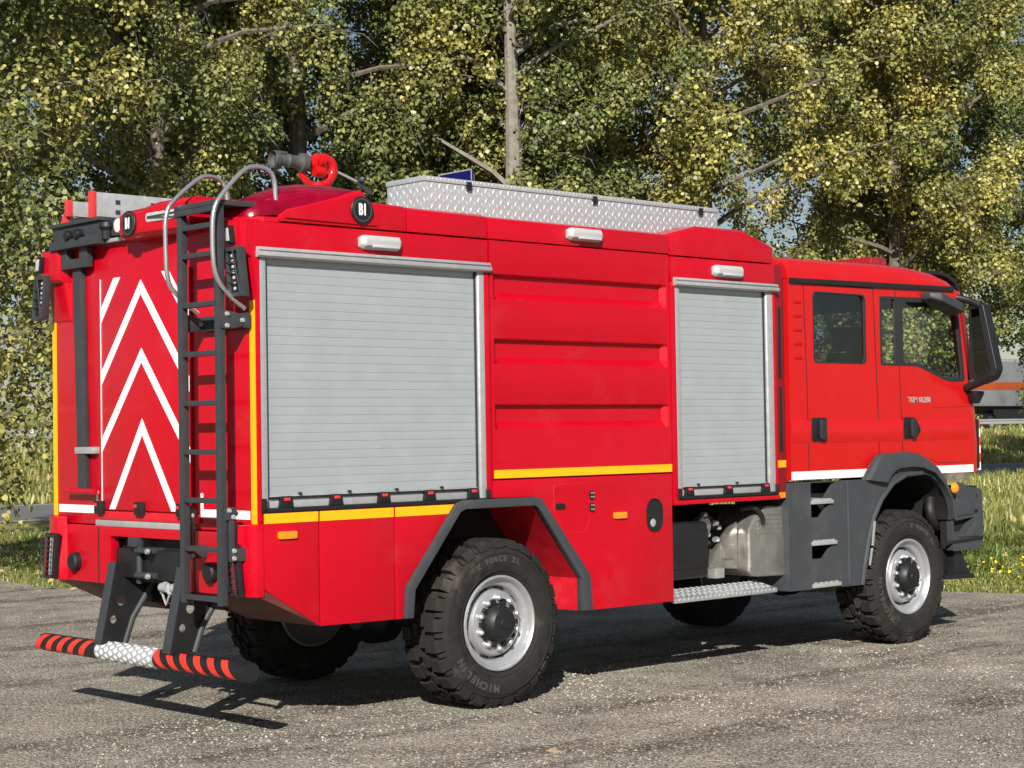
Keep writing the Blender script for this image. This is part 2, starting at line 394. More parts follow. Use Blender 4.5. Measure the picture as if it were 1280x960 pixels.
# guard rail along the motorway
gr = thing('guard_rail', 'galvanised steel guard rail along the raised road', 'guard rail', (60, 48.2, 1.45))
prof = [(0, .0), (.05, .02), (.05, .09), (.005, .13), (.005, .17), (.05, .21), (.05, .28), (0, .31)]
b = MB(); b.loft([[(x, 48.2 - p, 1.93 + q) for p, q in prof] for x in (-30, 40, 110, 200)]); b.build('beam', 'galv', gr)
pm = None
for k in range(58):
    x = -28 + k * 4.
    if pm is None:
        b = MB(); b.box(x - .05, x + .05, 48.22, 48.33, 1.35, 2.2); pm = b.build('post', 'galv', gr)
    else:
        o = pm.copy(); col.objects.link(o); o.parent = gr; o.location.x = pm.location.x + k * 4.

# lorry trailer on the motorway
tr = thing('lorry_trailer', 'grey box trailer with orange stripe passing behind the guard rail', 'trailer', (91, 54, 1.506))
b = MB(); b.box(83.6, 112, 52.8, 55.3, 3.1, 6.15); b.build('box_body', 'trailer_grey', tr, bevel=.05)
b = MB(); b.box(83.65, 111.9, 52.785, 52.8, 4.15, 4.65); b.build('stripe', 'trailer_orange', tr, smooth=False)
b = MB(); b.box(83.6, 112, 52.79, 55.31, 5.98, 6.1); b.build('roof_rail', 'galv', tr)
b = MB(); b.box(83.7, 111.5, 53.4, 54.8, 2.6, 3.1); b.box(95, 104, 52.95, 53.0, 2.05, 2.9); b.build('chassis', 'black', tr)
for x in (90.0, 92.3, 94.6):
    b = MB(); b.lathe([(.0, -.02), (.25, -.02), (.30, .03), (.47, .0), (.5, .05), (.5, .36), (.0, .36)], (x, 52.9, 2.01), n=24); w = b.build('wheel', 'tyre', tr)
    b = MB(); b.lathe([(.0, -.03), (.12, -.03), (.24, .0), (.28, -.012), (.28, .02)], (x, 52.885, 2.01), n=20); b.build('rim', 'galv', w)
    b = MB(); 
    b.loft([[(x + .56 * math.cos(a), y, 2.03 + .56 * math.sin(a)) for a in np.linspace(.2, PI - .2, 10)] for y in (52.86, 53.3)]); b.build('mudguard', 'black', tr)

# blue road sign carried by a post and arm over the road
sg = thing('road_sign', 'blue road sign on grey posts half hidden by poplars', 'road sign', (18.2, 17.6, -.03))
for y in (17.3, 17.98):
    b = MB(); b.tube([(18.3, y, -.03), (18.3, y, 7.2)], .07, 12); b.build('post', 'galv', sg)
b = MB(); b.box(18.16, 18.2, 17.12, 18.16, 5.2, 7.28); p = b.build('panel', 'blue_sign', sg)
b = MB(); b.extr([(17.12, 5.2), (18.16, 5.2), (18.16, 7.28), (17.12, 7.28)], 18.145, 18.158, 'x', holes=[[(17.14, 5.23), (18.13, 5.23), (18.13, 7.25), (17.14, 7.25)]]); b.build('border', 'galv', p, smooth=False)

# ------------------------------------------------------------------ trees
def quads(pos, size, up_bias=.3, droop=0., aspect=.85, base=None, pent=False):
    n = len(pos)
    nrm = rng.normal(size=(n, 3)); nrm[:, 2] += up_bias
    if base is not None: nrm = nrm * .55 + base
    nrm /= np.linalg.norm(nrm, axis=1, keepdims=True)
    t = rng.normal(size=(n, 3)); t[:, 2] -= droop; t -= nrm * np.sum(t * nrm, 1, keepdims=True); t /= np.linalg.norm(t, axis=1, keepdims=True)
    s = np.cross(nrm, t); L_ = (size * rng.uniform(.7, 1.25, n))[:, None]
    a = pos; w = L_ * aspect * .5
    if pent: v = np.stack([a + t * L_ * .08 + s * w * .75, a + t * L_ * .5 + s * w, a + t * L_, a + t * L_ * .5 - s * w, a + t * L_ * .08 - s * w * .75], 1)
    else: v = np.stack([a, a + t * L_ * .42 + s * w, a + t * L_, a + t * L_ * .42 - s * w], 1)
    return v.reshape(-1, 3)
def make_tree_data(seed, H, Rm, zlow, nl, cl, leaf, gap=None):
    r = np.random.default_rng(seed); wood = MB(); pts_ = []
    k0 = r.uniform(-.5, .5, 2)
    def axis_(z): return np.array([k0[0] * math.sin(z * .23) * .7, k0[1] * math.sin(z * .19 + 1) * .7 - 0 * z, z])
    zs = np.linspace(-.03, H, 14); base = axis_(0) * [1, 1, 0]
    tr_r = (.30 if gap else .23) * H / 17
    wood.tube([tuple(axis_(z) - base) for z in zs], [tr_r * (1 - .86 * (max(0., z) / H) ** 1.1) + (.09 if z < .3 else 0) for z in zs], 10)
    cents = []
    for i in range(nl):
        f = (i + .5) / nl; z0 = zlow + (H - zlow - .4) * f; az = i * 2.39996 + r.uniform(-.5, .5)
        if gap and gap[0] - 3.2 < z0 < gap[1] and math.cos(az - 3.96) > .55: az += PI * .7
        prof = (.62 + .75 * math.sin(PI * min(1, f * 1.15)) ** .8) * (1 - .45 * f)
        ln = Rm * prof * r.uniform(.75, 1.15)
        d = np.array([math.cos(az), math.sin(az), r.uniform(.35, 1.0)]); d /= np.linalg.norm(d)
        p = axis_(z0) - base; path = [p.copy()]; seg = ln / 6
        for k in range(6):
            p = p + d * seg; path.append(p.copy()); d = d + r.normal(0, .12, 3); d[2] -= .09; d /= np.linalg.norm(d)
        r0 = .085 * (1 - .6 * f) * H / 17 + .016
        wood.tube([tuple(q) for q in path], [r0 * (1 - .85 * k / 6) for k in range(7)], 5, cap=False)
        for j in range(7):
            t = r.uniform(.18, 1.); q = path[min(5, int(t * 6))] * (1 - (t * 6) % 1) + path[min(6, int(t * 6) + 1)] * ((t * 6) % 1)
            d2 = r.normal(0, 1, 3); d2[2] -= .15; d2 /= np.linalg.norm(d2); l2 = r.uniform(.6, 1.5)
            e1 = q + d2 * l2 * .5; e2 = q + d2 * l2 + np.array([0, 0, -.38 * l2])
            wood.tube([tuple(q), tuple(e1), tuple(e2)], [.016, .011, .005], 4, cap=False)
            cents.append((q, e1, e2, l2))
        cents.append((path[3], path[4], path[6], ln * .5))
        if i % 2 == 0:       # bare pale twigs at the outside of the crown
            q = path[5] + r.normal(0, .25, 3); d3 = (path[6] - path[3]); d3 = d3 / np.linalg.norm(d3) + r.normal(0, .45, 3); l3 = r.uniform(.6, 1.2)
            wood.tube([tuple(q), tuple(q + d3 * l3 * .4 + r.normal(0, .06, 3)), tuple(q + d3 * l3 * .75 + np.array([0, 0, -.1]) + r.normal(0, .08, 3)), tuple(q + d3 * l3 + np.array([0, 0, -.35]))], [.013, .012, .009, .004], 4, cap=False)
    pos = []; bas = []
    for q, e1, e2, l2 in cents:
        c_ = (q * .25 + e1 * .35 + e2 * .4); rad = np.array([.40, .40, .52]) * r.uniform(.6, 1.3) * min(1.25, .55 + .45 * l2)
        n_ = int(cl * (rad[0] / .40) ** 2 * r.uniform(.7, 1.2)); o_ = r.normal(0, 1, (n_, 3)); o_ /= np.linalg.norm(o_, axis=1, keepdims=True)
        k_ = r.uniform(.35, 1., (n_, 1)) ** .5; o_ *= k_ * (1 + .28 * np.sin(o_[:, :1] * 5 + o_[:, 2:] * 4 + r.uniform(0, 6)))
        pos.append(c_ + o_ * rad + r.normal(0, .03, (n_, 3))); bas.append(o_ + np.array([0, 0, .25]))
    pos = np.concatenate(pos); bas = np.concatenate(bas); k_ = pos[:, 2] > .35; pos = pos[k_]; bas = bas[k_]
    if gap:      # an open patch of crown that shows the stem
        ax_ = np.stack([k0[0] * np.sin(pos[:, 2] * .23) * .7 - base[0], k0[1] * np.sin(pos[:, 2] * .19 + 1) * .7 - base[1]], 1)
        q = pos[:, :2] - ax_; fw_ = np.array([-.70, -.714]); al_ = q @ fw_; pe = np.abs(q @ np.array([-fw_[1], fw_[0]]))
        k_ = ~((al_ > -.1) & (pe < .22 + .12 * np.sin(pos[:, 2] * 3)) & (pos[:, 2] > gap[0]) & (pos[:, 2] < gap[1])); pos = pos[k_]; bas = bas[k_]
    return wood, quads(pos, leaf, .2, .5, .9, bas, True)
TREES = []
def tree_variant(*a):
    wood, lv = make_tree_data(*a); return wood, lv
variants = [tree_variant(3, 17., 3.9, 3.2, 46, 255, .098), tree_variant(5, 18.5, 3.6, 3.8, 48, 255, .098, (4.2, 6.6)), tree_variant(8, 16., 4.2, 2.6, 46, 250, .098), tree_variant(13, 7.0, 2.3, .9, 24, 100, .085), tree_variant(21, 17.5, 3.7, 3.4, 48, 255, .098, (9.0, 11.2)), tree_variant(34, 16.5, 3.8, 5.6, 38, 270, .082)]
proto = {}
def plant(v, x, y, rz, sc_, tint, label, pale=False):
    root = thing('poplar_tree', label, 'tree', (x, y, -.03), 'poplar trees between the gravel lot and the road')
    if v not in proto:
        wood, lv = variants[v]
        t = wood.build('trunk', 'bark', None); c = np_mesh('crown', lv, 5, 'leaf')
        me_t = t.data; me_t.transform(Matrix.Translation(ORIGIN[t])); bpy.data.objects.remove(t); me_c = c.data; bpy.data.objects.remove(c)
        proto[v] = (me_t, me_c)
    me_t, me_c = proto[v]
    if pale:
        me_t = me_t.copy(); me_t.materials.clear(); me_t.materials.append(MATS['bark_pale'])
    t = bpy.data.objects.new('trunk', me_t); c = bpy.data.objects.new('crown', me_c)
    for o in (t, c): col.objects.link(o); o.parent = root
    c.color = (tint + .1, 0, 0, 1)
    root.rotation_euler.z = rz; root.scale = (sc_, sc_, sc_)
    return root
PL = 'poplar tree with '
plant(5, 6.2, 16.6, .4, 1.0, -.05, PL + 'leaning trunk and thin lower crown at the left edge of the row')
plant(5, 12.2, 20.0, 1.7, 1.0, -.01, PL + 'brown tinged upper leaves behind the roof ladder')
plant(1, 18.7, 24.2, 0, 1.05, -.02, PL + 'dark grey trunk behind the water cannon nozzle')
plant(0, 22.9, 23.5, 4.4, .98, -.05, PL + 'dark brown trunk beside the blue road sign')
plant(4, 22.2, 20.4, 0, 1.0, -.01, PL + 'pale bare trunk showing through the leaves', pale=True)
plant(2, 30.2, 21.0, 5.2, 1.12, .07, PL + 'yellowing crown and pale forked limb behind the roof box')
plant(0, 37.0, 20.0, 3.6, 1.1, .09, PL + 'yellow autumn leaves behind the crew cab')
plant(1, 43.0, 22.0, 2.2, 1.1, -.06, PL + 'grey green crown behind the cab mirror')
plant(2, 52.0, 21.0, 1.2, 1.15, -.04, PL + 'green crown at the right end of the row')
plant(2, 14.6, 24.5, .1, .95, -.06, PL + 'shaded crown in the back row behind the roof ladder')
plant(2, 25.6, 25.6, 2.5, 1.1, -.02, PL + 'shaded green crown in the back row behind the cannon')
plant(0, 31.2, 25.6, 5.8, 1.15, .05, PL + 'olive crown in the back row behind the roof box')
plant(1, 42.0, 25.4, 4.9, 1.15, .04, PL + 'olive crown in the back row behind the crew cab')
plant(0, 56.0, 24.5, .5, 1.2, -.03, PL + 'dark green crown in the back row behind the mirror')
plant(3, 5.55, 13.9, 2.0, .95, .03, 'young poplar with low drooping pale leaves at the edge of the gravel')
plant(2, 62.0, 22.5, 3.0, 1.15, .05, PL + 'green yellow crown farthest along the row')

# distant wood beyond the motorway
n = 26000
px = rng.uniform(-40, 330, n); top = 5.5 + 2.2 * np.sin(px * .11) + 1.6 * np.sin(px * .31 + 1) + 1.0 * np.sin(px * .83)
pos = np.stack([px, rng.uniform(92, 112, n), rng.uniform(0, 1, n) ** .8 * top], 1)
o = np_mesh('distant_wood', quads(pos, .8, .3), 4, 'leaf'); tag(o, 'distant hazy green wood beyond the motorway', 'wood', kind='stuff'); o.color = (.08, 0, 0, 1)

# ------------------------------------------------------------------ grass, leaves, stones
def edge_dist(P):
    """signed distance beyond the gravel edge (positive on the grass side)"""
    E_ = np.array(_edge); a = E_[:-1]; d = E_[1:] - a; L2 = (d ** 2).sum(1)
    best = np.full(len(P), 1e9); sg_ = np.ones(len(P))
    for i in range(len(a)):
        t = np.clip(((P - a[i]) @ d[i]) / L2[i], 0, 1); q = P - a[i] - t[:, None] * d[i]; ds = np.hypot(q[:, 0], q[:, 1])
        s = np.sign(d[i][0] * (P[:, 1] - a[i][1]) - d[i][1] * (P[:, 0] - a[i][0]))
        m = ds < best; best[m] = ds[m]; sg_[m] = s[m]
    return best * sg_
def blades(P, h, w, lean, base_z=-.03):
    n = len(P); az = rng.uniform(0, 2 * PI, n); hh = h * rng.uniform(.5, 1.3, n); ll = lean * rng.uniform(.2, 1.2, n) * hh
    dx = np.cos(az); dy = np.sin(az); z0 = np.full(n, base_z) if np.isscalar(base_z) else base_z
    ww = w * rng.uniform(.6, 1.3, n)
    b0 = np.stack([P[:, 0] - dy * ww, P[:, 1] + dx * ww, z0], 1); b1 = np.stack([P[:, 0] + dy * ww, P[:, 1] - dx * ww, z0], 1)
    m0 = np.stack([P[:, 0] + dx * ll * .35 + dy * ww * .7, P[:, 1] + dy * ll * .35 - dx * ww * .7, z0 + hh * .65], 1)
    m1 = np.stack([P[:, 0] + dx * ll * .35 - dy * ww * .7, P[:, 1] + dy * ll * .35 + dx * ww * .7, z0 + hh * .65], 1)
    t0 = np.stack([P[:, 0] + dx * ll + dy * ww * .1, P[:, 1] + dy * ll - dx * ww * .1, z0 + hh * (1 - .25 * lean)], 1)
    t1 = np.stack([P[:, 0] + dx * ll - dy * ww * .1, P[:, 1] + dy * ll + dx * ww * .1, z0 + hh * (1 - .25 * lean)], 1)
    return np.stack([b0, b1, m0, m1, m1, m0, t0, t1], 1).reshape(-1, 3)
def scatter(n, x0, x1, y0, y1): return np.stack([rng.uniform(x0, x1, n), rng.uniform(y0, y1, n)], 1)
P = np.concatenate([scatter(110000, 1, 24, -14, 24), scatter(150000, 9, 24, -5, 8)]); dd = edge_dist(P)
P = P[(dd > -.12) & (dd < 11)]
clump = np.sin(P[:, 0] * 1.7 + 1) * np.sin(P[:, 1] * 1.9) + np.sin(P[:, 0] * .6) * np.sin(P[:, 1] * .75 + 2)
tall = (edge_dist(P) > 1.3) & (clump > .25) & (P[:, 1] < 7)
gv = np.concatenate([blades(P[~tall], .10, .009, .9), blades(P[tall], .30, .009, 1.2)])
o = np_mesh('verge_grass', gv, 4, 'grass_blade'); tag(o, 'rough verge grass with tall tufts beyond the gravel edge', 'grass', kind='stuff'); o.color = (.14, 0, 0, 1)
P2 = scatter(26000, 14, 110, 38, 47.5)
zz = np.interp(P2[:, 1], [39.5, 42.5, 46.3, 49], [-.04, .35, 1.42, 1.5])
P3 = scatter(26000, 16, 75, 4, 26.5); P3 = P3[edge_dist(P3) > 9]
gv = np.concatenate([blades(P2, .4, .035, .6, zz), blades(P3, .3, .02, .6)])
o = np_mesh('bank_grass', gv, 4, 'grass_blade'); tag(o, 'dry yellow green grass on the motorway bank and roadside', 'grass', kind='stuff'); o.color = (.26, 0, 0, 1)
# yellow wildflowers by the bumper
fl = []
for cx, cy in ((11.75, 1.05), (11.95, .75), (12.1, .5), (12.3, .9), (11.7, .35), (12.2, .3)):
    q = np.stack([rng.normal(cx, .16, 26), rng.normal(cy, .16, 26), rng.uniform(.12, .36, 26)], 1); fl.append(q)
mat('flower_yellow', (.85, .68, .02), .5)
o = np_mesh('wildflower_heads', quads(np.concatenate(fl), .038, 1.5, 0, 1.), 4, 'flower_yellow'); tag(o, 'small yellow wildflowers in the verge past the front bumper', 'wildflowers', kind='stuff')
# fallen leaves
A = scatter(9000, 0, 22, -12, 20); da = edge_dist(A)
keep = (da > -.4) & (da < 5) | (rng.uniform(0, 1, len(A)) < np.clip(.10 * np.exp(da / 2.2), .004, 1)) & (da <= -.4)
keep &= (A[:, 1] > 5) | (rng.uniform(0, 1, len(A)) < .25)
A = A[keep]; B_ = scatter(50, -4, 9, -8, 8)
Q = np.concatenate([A, B_]); zq = np.where(edge_dist(Q) > 0, rng.uniform(.02, .12, len(Q)), rng.uniform(.004, .012, len(Q)))
o = np_mesh('fallen_leaves', quads(np.column_stack([Q, zq]), .085, 3.5, 0, .8), 4, 'dead_leaf'); tag(o, 'pale yellow fallen leaves scattered over verge and gravel', 'leaves', kind='stuff')
# loose stones on the lot
n = 15000
S_ = np.concatenate([scatter(36000, -5, 12, -9, 8), scatter(62000, -5, 6, -9, 0)]); S_ = S_[edge_dist(S_) < -.2]; n = len(S_)
r_ = .004 + .010 * rng.uniform(0, 1, n) ** 3
oct_v = np.array([(1, 0, 0), (0, 1, 0), (-1, 0, 0), (0, -1, 0), (0, 0, .7), (0, 0, -.3)]); oct_f = [(0, 1, 4), (1, 2, 4), (2, 3, 4), (3, 0, 4)]
az = rng.uniform(0, 2 * PI, n); jit = rng.uniform(.6, 1.3, (n, 6, 3))
vv = oct_v[None] * jit * r_[:, None, None]
ca, sa = np.cos(az)[:, None], np.sin(az)[:, None]
vx = vv[..., 0] * ca - vv[..., 1] * sa + S_[:, 0:1]; vy = vv[..., 0] * sa + vv[..., 1] * ca + S_[:, 1:2]; vz = vv[..., 2] + .001
vv = np.stack([vx, vy, vz], -1)
tri = np.concatenate([vv[:, list(f)][:, None] for f in oct_f], 1).reshape(-1, 3)
o = np_mesh('loose_stones', tri, 3, 'stone'); o.color = (.18, 0, 0, 1); tag(o, 'small loose stones on the gravel lot', 'stones', kind='stuff')

# ================================================================== the fire truck
T = thing('fire_truck', 'red fire truck with grey roller shutters and crew cab parked on the gravel', 'fire truck', (4, 0, 0))
def part(b, name, m, parent=T, **k): return b.build(name, m, parent, **k)

# ---- chassis and core
b = MB()
for y in (-.43, .43): b.box(.25, 7.55, y - .05, y + .05, .74, 1.02)
for x in (.6, 1.4, 2.6, 3.8, 5.2, 6.2, 7.3): b.box(x - .06, x + .06, -.4, .4, .78, .98)
part(b, 'chassis_frame', 'black')
for x in (1.952, 6.673):
    b = MB(); b.tube([(x, -.9, .565), (x, .9, .565)], .09, 14); b.lathe([(.0, -.2), (.12, -.2), (.23, -.08), (.23, .08), (.12, .2), (0, .2)], (x, .1, .565), 'x', 18)
    for y in (-.46, .46):
        b.box(x - .65, x + .65, y - .04, y + .04, .66, .72); b.box(x - .1, x + .1, y - .06, y + .06, .5, .66)
    part(b, 'axle', 'black', bevel=.005)
# core of the superstructure: two blocks that leave the wheel bay free
b = MB(); b.box(.04, 4.93, -1.19, 1.19, 1.42, 3.16)
part(b, 'body_core', 'inner_red')
b = MB(); b.box(.08, 1.05, -1.19, 1.19, .93, 1.42); b.box(2.80, 3.655, -1.19, 1.19, .66, 1.42); b.box(1.05, 2.80, -.72, .72, 1.02, 1.42)
part(b, 'lower_core', 'deep_black')
b = MB(); b.box(3.67, 5.1, .50, .54, .75, 1.42); part(b, 'bay_back', 'deep_black')
b = MB(); b.box(3.66, 4.94, -1.19, 1.19, 1.30, 1.42); part(b, 'bay_ceiling', 'deep_black')
b = MB(); b.box(3.67, 5.1, -.36, .36, .66, 1.28); part(b, 'transmission_block', 'deep_black')

ARCH_O = [(1.093, .667), (1.113, .869), (1.545, 1.388), (1.60, 1.402), (2.265, 1.402), (2.315, 1.385), (2.772, .842), (2.794, .588)]
ARCH_I = [(1.161, .667), (1.178, .846), (1.572, 1.325), (1.615, 1.343), (2.245, 1.343), (2.285, 1.322), (2.687, .818), (2.687, .592)]
SLAT = {}
def shutter(s, x0, x1, z0, z1, name_lbl):
    """slatted roller shutter between its guides"""
    y = s * 1.212; H = .0535; n = int((z1 - z0) / H); H = (z1 - z0) / n
    b = MB(); b.box(x0, x1, s * 1.195, s * 1.203, z0, z1); sh = part(b, 'roller_shutter', 'silver_slat', smooth=False)
    sh['label'] = name_lbl
    key = (round(x1 - x0, 3),)
    pr = [(.0, .0003), (.0084, .0004), (.0094, .0016), (.0098, H * .5), (.0094, H - .0016), (.0084, H - .0004), (.0, H - .0003)]
    for i in range(n):
        if key not in SLAT:
            b = MB(); vs = []
            b.extr([(q, z) for q, z in pr], 0, x1 - x0, 'x'); 
            b.v = [(p[0] - (x1 - x0) / 2, -p[1], p[2] - H / 2) for p in b.v]
            me = bpy.data.meshes.new('slat'); bm = bmesh.new(); bv = [bm.verts.new(p) for p in b.v]
            for q in b.f: bm.faces.new([bv[j] for j in q])
            bmesh.ops.recalc_face_normals(bm, faces=bm.faces); bm.to_mesh(me); bm.free(); me.materials.append(MATS['silver_slat']); SLAT[key] = me
        o = link('slat', SLAT[key], ((x0 + x1) / 2, s * 1.203, z0 + H * (i + .5)), sh)
        if s > 0: o.rotation_euler.z = PI
    return sh
def side(s):
    Y0 = s * 1.20; Y1 = s * 1.25; right = s < 0
    # fairings under the roof edge
    b = MB(); b.box(-.012, 1.868, Y0, Y1, 2.955, 3.135); part(b, 'header_panel', 'red_paint', bevel=.005)
    b = MB(); b.box(3.70, 4.91, Y0, Y1, 2.945, 3.130); part(b, 'header_panel', 'red_paint', bevel=.005)
    b = MB()
    b.loft([[(x, s * 1.25, 3.146), (x, s * 1.244, 3.29), (x, s * 1.20, 3.31), (x, s * 1.02, 3.325), (x, s * 1.0, 3.15)] for x in (1.172, 1.862)], close=True, capends=True); part(b, 'roof_fairing', 'red_paint', bevel=.005)
    b = MB()
    b.loft([[(x, s * 1.25, 3.146), (x, s * 1.244, 3.285), (x, s * 1.20, 3.30), (x, s * 1.02, 3.315), (x, s * 1.0, 3.15)] for x in (1.876, 3.672)], close=True, capends=True); part(b, 'roof_fairing', 'red_paint', bevel=.005)
    b = MB(); pk = [(3.686, 3.295), (4.025, 3.378), (4.548, 3.384), (4.903, 3.283)]
    secs = []
    for x, z in pk: secs.append([(x, s * 1.25, 3.140), (x, s * 1.243, z - .02), (x, s * 1.21, z), (x, s * .95, z + .01), (x, s * .93, 3.15)])
    b.loft(secs, close=True, capends=True); part(b, 'front_fairing', 'red_paint', bevel=.005, ang=20)
    # corner posts of the rear shutter and strips between bays
    b = MB(); b.box(.004, .018, Y0, Y1, 1.33, 2.952); part(b, 'corner_post', 'red_paint', bevel=.004)
    b = MB(); b.box(1.832, 1.874, Y0, Y1, 1.41, 2.952); part(b, 'bay_post', 'red_paint', bevel=.004)
    b = MB(); b.box(3.686, 3.738, Y0, Y1, 1.29, 2.942); part(b, 'bay_post', 'red_paint', bevel=.004)
    b = MB(); b.box(4.884, 4.912, Y0, Y1, 1.29, 2.942); part(b, 'bay_post', 'red_paint', bevel=.004)
    # chamfered front corner, its shade painted in with a darker red
    b = MB(); b.extr([(4.914, s * 1.236), (5.055, s * 1.212), (5.055, s * 1.0), (4.914, s * 1.0)], 1.29, 3.13, 'z'); cc = part(b, 'front_corner', 'shaded_red', bevel=.006)
    if right:
        ex = Vector((.141, .024, 0)); nn = Vector((.024, -.141, 0)).normalized()
        for z0, z1 in ((2.24, 2.80), (1.66, 2.17)):
            c = Vector((4.985, -1.224, (z0 + z1) / 2)) + nn * .002
            b = MB(); b.obox(c, ex.normalized() * .022, nn * .006, (0, 0, (z1 - z0) / 2)); b.build('vent_strip', 'black', cc, bevel=.004)
        for z0, z1, m_ in ((1.535, 1.592, 'yellow_tape'), (1.295, 1.34, 'amber')):
            c = Vector((4.985, -1.224, (z0 + z1) / 2)) + nn * .0015
            b = MB(); b.obox(c, ex.normalized() * (.068 if m_ == 'yellow_tape' else .05), nn * .003, (0, 0, (z1 - z0) / 2)); b.build('reflective_stripe' if m_ == 'yellow_tape' else 'marker_lamp', m_, cc)
    # shutters, guides, header rails, sills
    for (x0, x1, zt, zb, g0, g1) in ((.074, 1.779, 2.935, 1.485, .020, 1.830), (3.80, 4.808, 2.93, 1.425, 3.740, 4.882)):
        sh = shutter(s, x0, x1, zb, zt, 'long slatted grey shutter above the rear wheel' if x0 < 1 else 'narrow slatted grey shutter behind the crew cab')
        for a0, a1, d in ((g0, x0, 1), (x1, g1, -1)):
            b = MB(); b.extr([(a0, s * 1.195), (a1, s * 1.195), (a1, s * 1.235), (a1 - d * .010, s * 1.246), (a0, s * 1.251)] if d > 0 else [(a0, s * 1.195), (a1, s * 1.195), (a1, s * 1.247), (a0 + .010, s * 1.245), (a0, s * 1.238)], zb - .075, zt, 'z')
            part(b, 'shutter_guide', 'alu_bright', bevel=.003)
            xs = a1 if d > 0 else a0
            b = MB(); b.box(min(xs, xs + d * .012), max(xs, xs + d * .012), s * 1.2, s * 1.224, zb - .07, zt); part(b, 'guide_seal', 'rubber', smooth=False)
        hx0, hx1 = (-.006, 1.876) if x0 < 1 else (3.719, 4.932)
        b = MB(); b.extr([(s * 1.2, zt + .045), (s * 1.268, zt + .045), (s * 1.276, zt + .028), (s * 1.27, zt + .022), (s * 1.285, zt + .014), (s * 1.285, zt - .008), (s * 1.268, zt - .018), (s * 1.2, zt - .018)], hx0, hx1, 'x'); hr = part(b, 'header_rail', 'alu_bright', bevel=.002)
        b = MB(); b.box(hx0 + .01, hx1 - .01, s * 1.262, s * 1.2765, zt + .0165, zt + .0215); b.build('seal_line', 'rubber', hr, smooth=False)
        # bottom bar with feet and red latches
        b = MB(); b.box(x0 + .005, x1 - .005, s * 1.203, s * 1.222, zb - .075, zb); bar = b.build('bottom_bar', 'alu_bright', sh, bevel=.003)
        b = MB(); b.box(x0 + .012, x1 - .012, s * 1.222, s * 1.236, zb - .022, zb - .008); b.build('grip_bar', 'black', sh, bevel=.003)
        nl = 5 if x0 < 1 else 3
        for i in range(nl):
            xc = x0 + (x1 - x0) * ((i + .32) / nl if nl == 5 else (.12, .52, .92)[i])
            xc = x0 + (x1 - x0) * (.075 + .89 * i / (nl - 1))
            b = MB(); b.extr([(xc - .05, zb - .075), (xc + .05, zb - .075), (xc + .04, zb - .006), (xc - .04, zb - .006)], s * 1.215, s * 1.245, 'y'); la = b.build('latch', 'black', sh, bevel=.004)
            b = MB(); b.box(xc - .02, xc + .024, s * 1.244, s * 1.249, zb - .034, zb - .016); b.build('tab', 'latch_red', sh, bevel=.002)
            b = MB(); b.box(xc + .10, xc + .12, s * 1.222, s * 1.238, zb + .002, zb + .014)
            if i < nl - 1: b.build('stop', 'black', sh)
        b = MB(); b.box(g0 - .01, g1 + .02, s * 1.19, s * 1.262, zb - .098, zb - .076); part(b, 'sill', 'black', bevel=.004)
        for xx in (g0 + .005, g1 + .0):
            b = MB(); b.obox((xx, s * 1.262, zb - .05), (.012, 0, 0), (0, .012, 0), (0, 0, .035)); part(b, 'sill_bracket', 'black', bevel=.004)
    b = MB(); b.box(3.688, 4.93, s * 1.16, s * 1.252, 1.288, 1.322); part(b, 'sill_lip', 'red_paint', bevel=.004)
    # pressed middle panel
    x0, x1 = 1.884, 3.668; d = .045
    prof = [(1.25, 3.137), (1.25, 2.925), (1.245, 2.913), (1.25 - d, 2.895), (1.25 - d, 2.79), (1.248, 2.74), (1.25, 2.73), (1.25, 2.488), (1.245, 2.476), (1.25 - d, 2.458), (1.25 - d, 2.352), (1.248, 2.307), (1.25, 2.297), (1.25, 2.045), (1.245, 2.033), (1.25 - d, 2.015), (1.25 - d, 1.915), (1.248, 1.868), (1.25, 1.858), (1.25, 1.532)]
    flat = [(1.25, z) for _, z in prof]
    b = MB(); secs = []
    for x, pr in ((x0, [(1.195, z) for _, z in prof]), (x0 + .001, flat), (x0 + .028, flat), (x0 + .062, prof), (x1 - .062, prof), (x1 - .028, flat), (x1 - .001, flat), (x1, [(1.195, z) for _, z in prof])):
        secs.append([(x, s * y, z) for y, z in pr])
    b.loft(secs); mp_ = part(b, 'pressed_panel', 'red_paint', ang=22)
    b = MB(); b.box(x0 + .012, x1 + .0, s * 1.2503, s * 1.2535, 1.5365, 1.592); b.build('reflective_stripe', 'yellow_tape', mp_, smooth=False)
    # skirt panels round the wheel arch
    sk = [[(.025, .93), (.05, .912), (.432, .678), (.432, 1.395), (.025, 1.395)],
          [(.440, .676), (1.027, .668), (1.027, 1.395), (.440, 1.395)],
          [(1.035, .668), (1.093, .667), (1.113, .869), (1.545, 1.388), (1.55, 1.395), (1.035, 1.395)]]
    for i, p in enumerate(sk):
        b = MB(); b.extr(p, Y0, Y1, 'y'); q = part(b, 'skirt_panel', 'red_paint', bevel=.004)
        pts = [[(.03, 1.318), (.429, 1.318), (.429, 1.378), (.03, 1.378)], [(.443, 1.318), (1.024, 1.318), (1.024, 1.378), (.443, 1.378)], [(1.038, 1.318), (1.482, 1.318), (1.532, 1.378), (1.038, 1.378)]][i]
        b = MB(); b.extr(pts, s * 1.2503, s * 1.2535, 'y'); b.build('reflective_stripe', 'yellow_tape', q, smooth=False)
        b = MB(); b.extr([(pts[0][0], 1.383), (pts[2][0] + (.0 if i < 2 else .008), 1.383), (pts[2][0] + (.0 if i < 2 else .012), 1.40), (pts[0][0], 1.40)], s * 1.235, s * 1.256, 'y'); b.build('edge_trim', 'black', q, smooth=False)
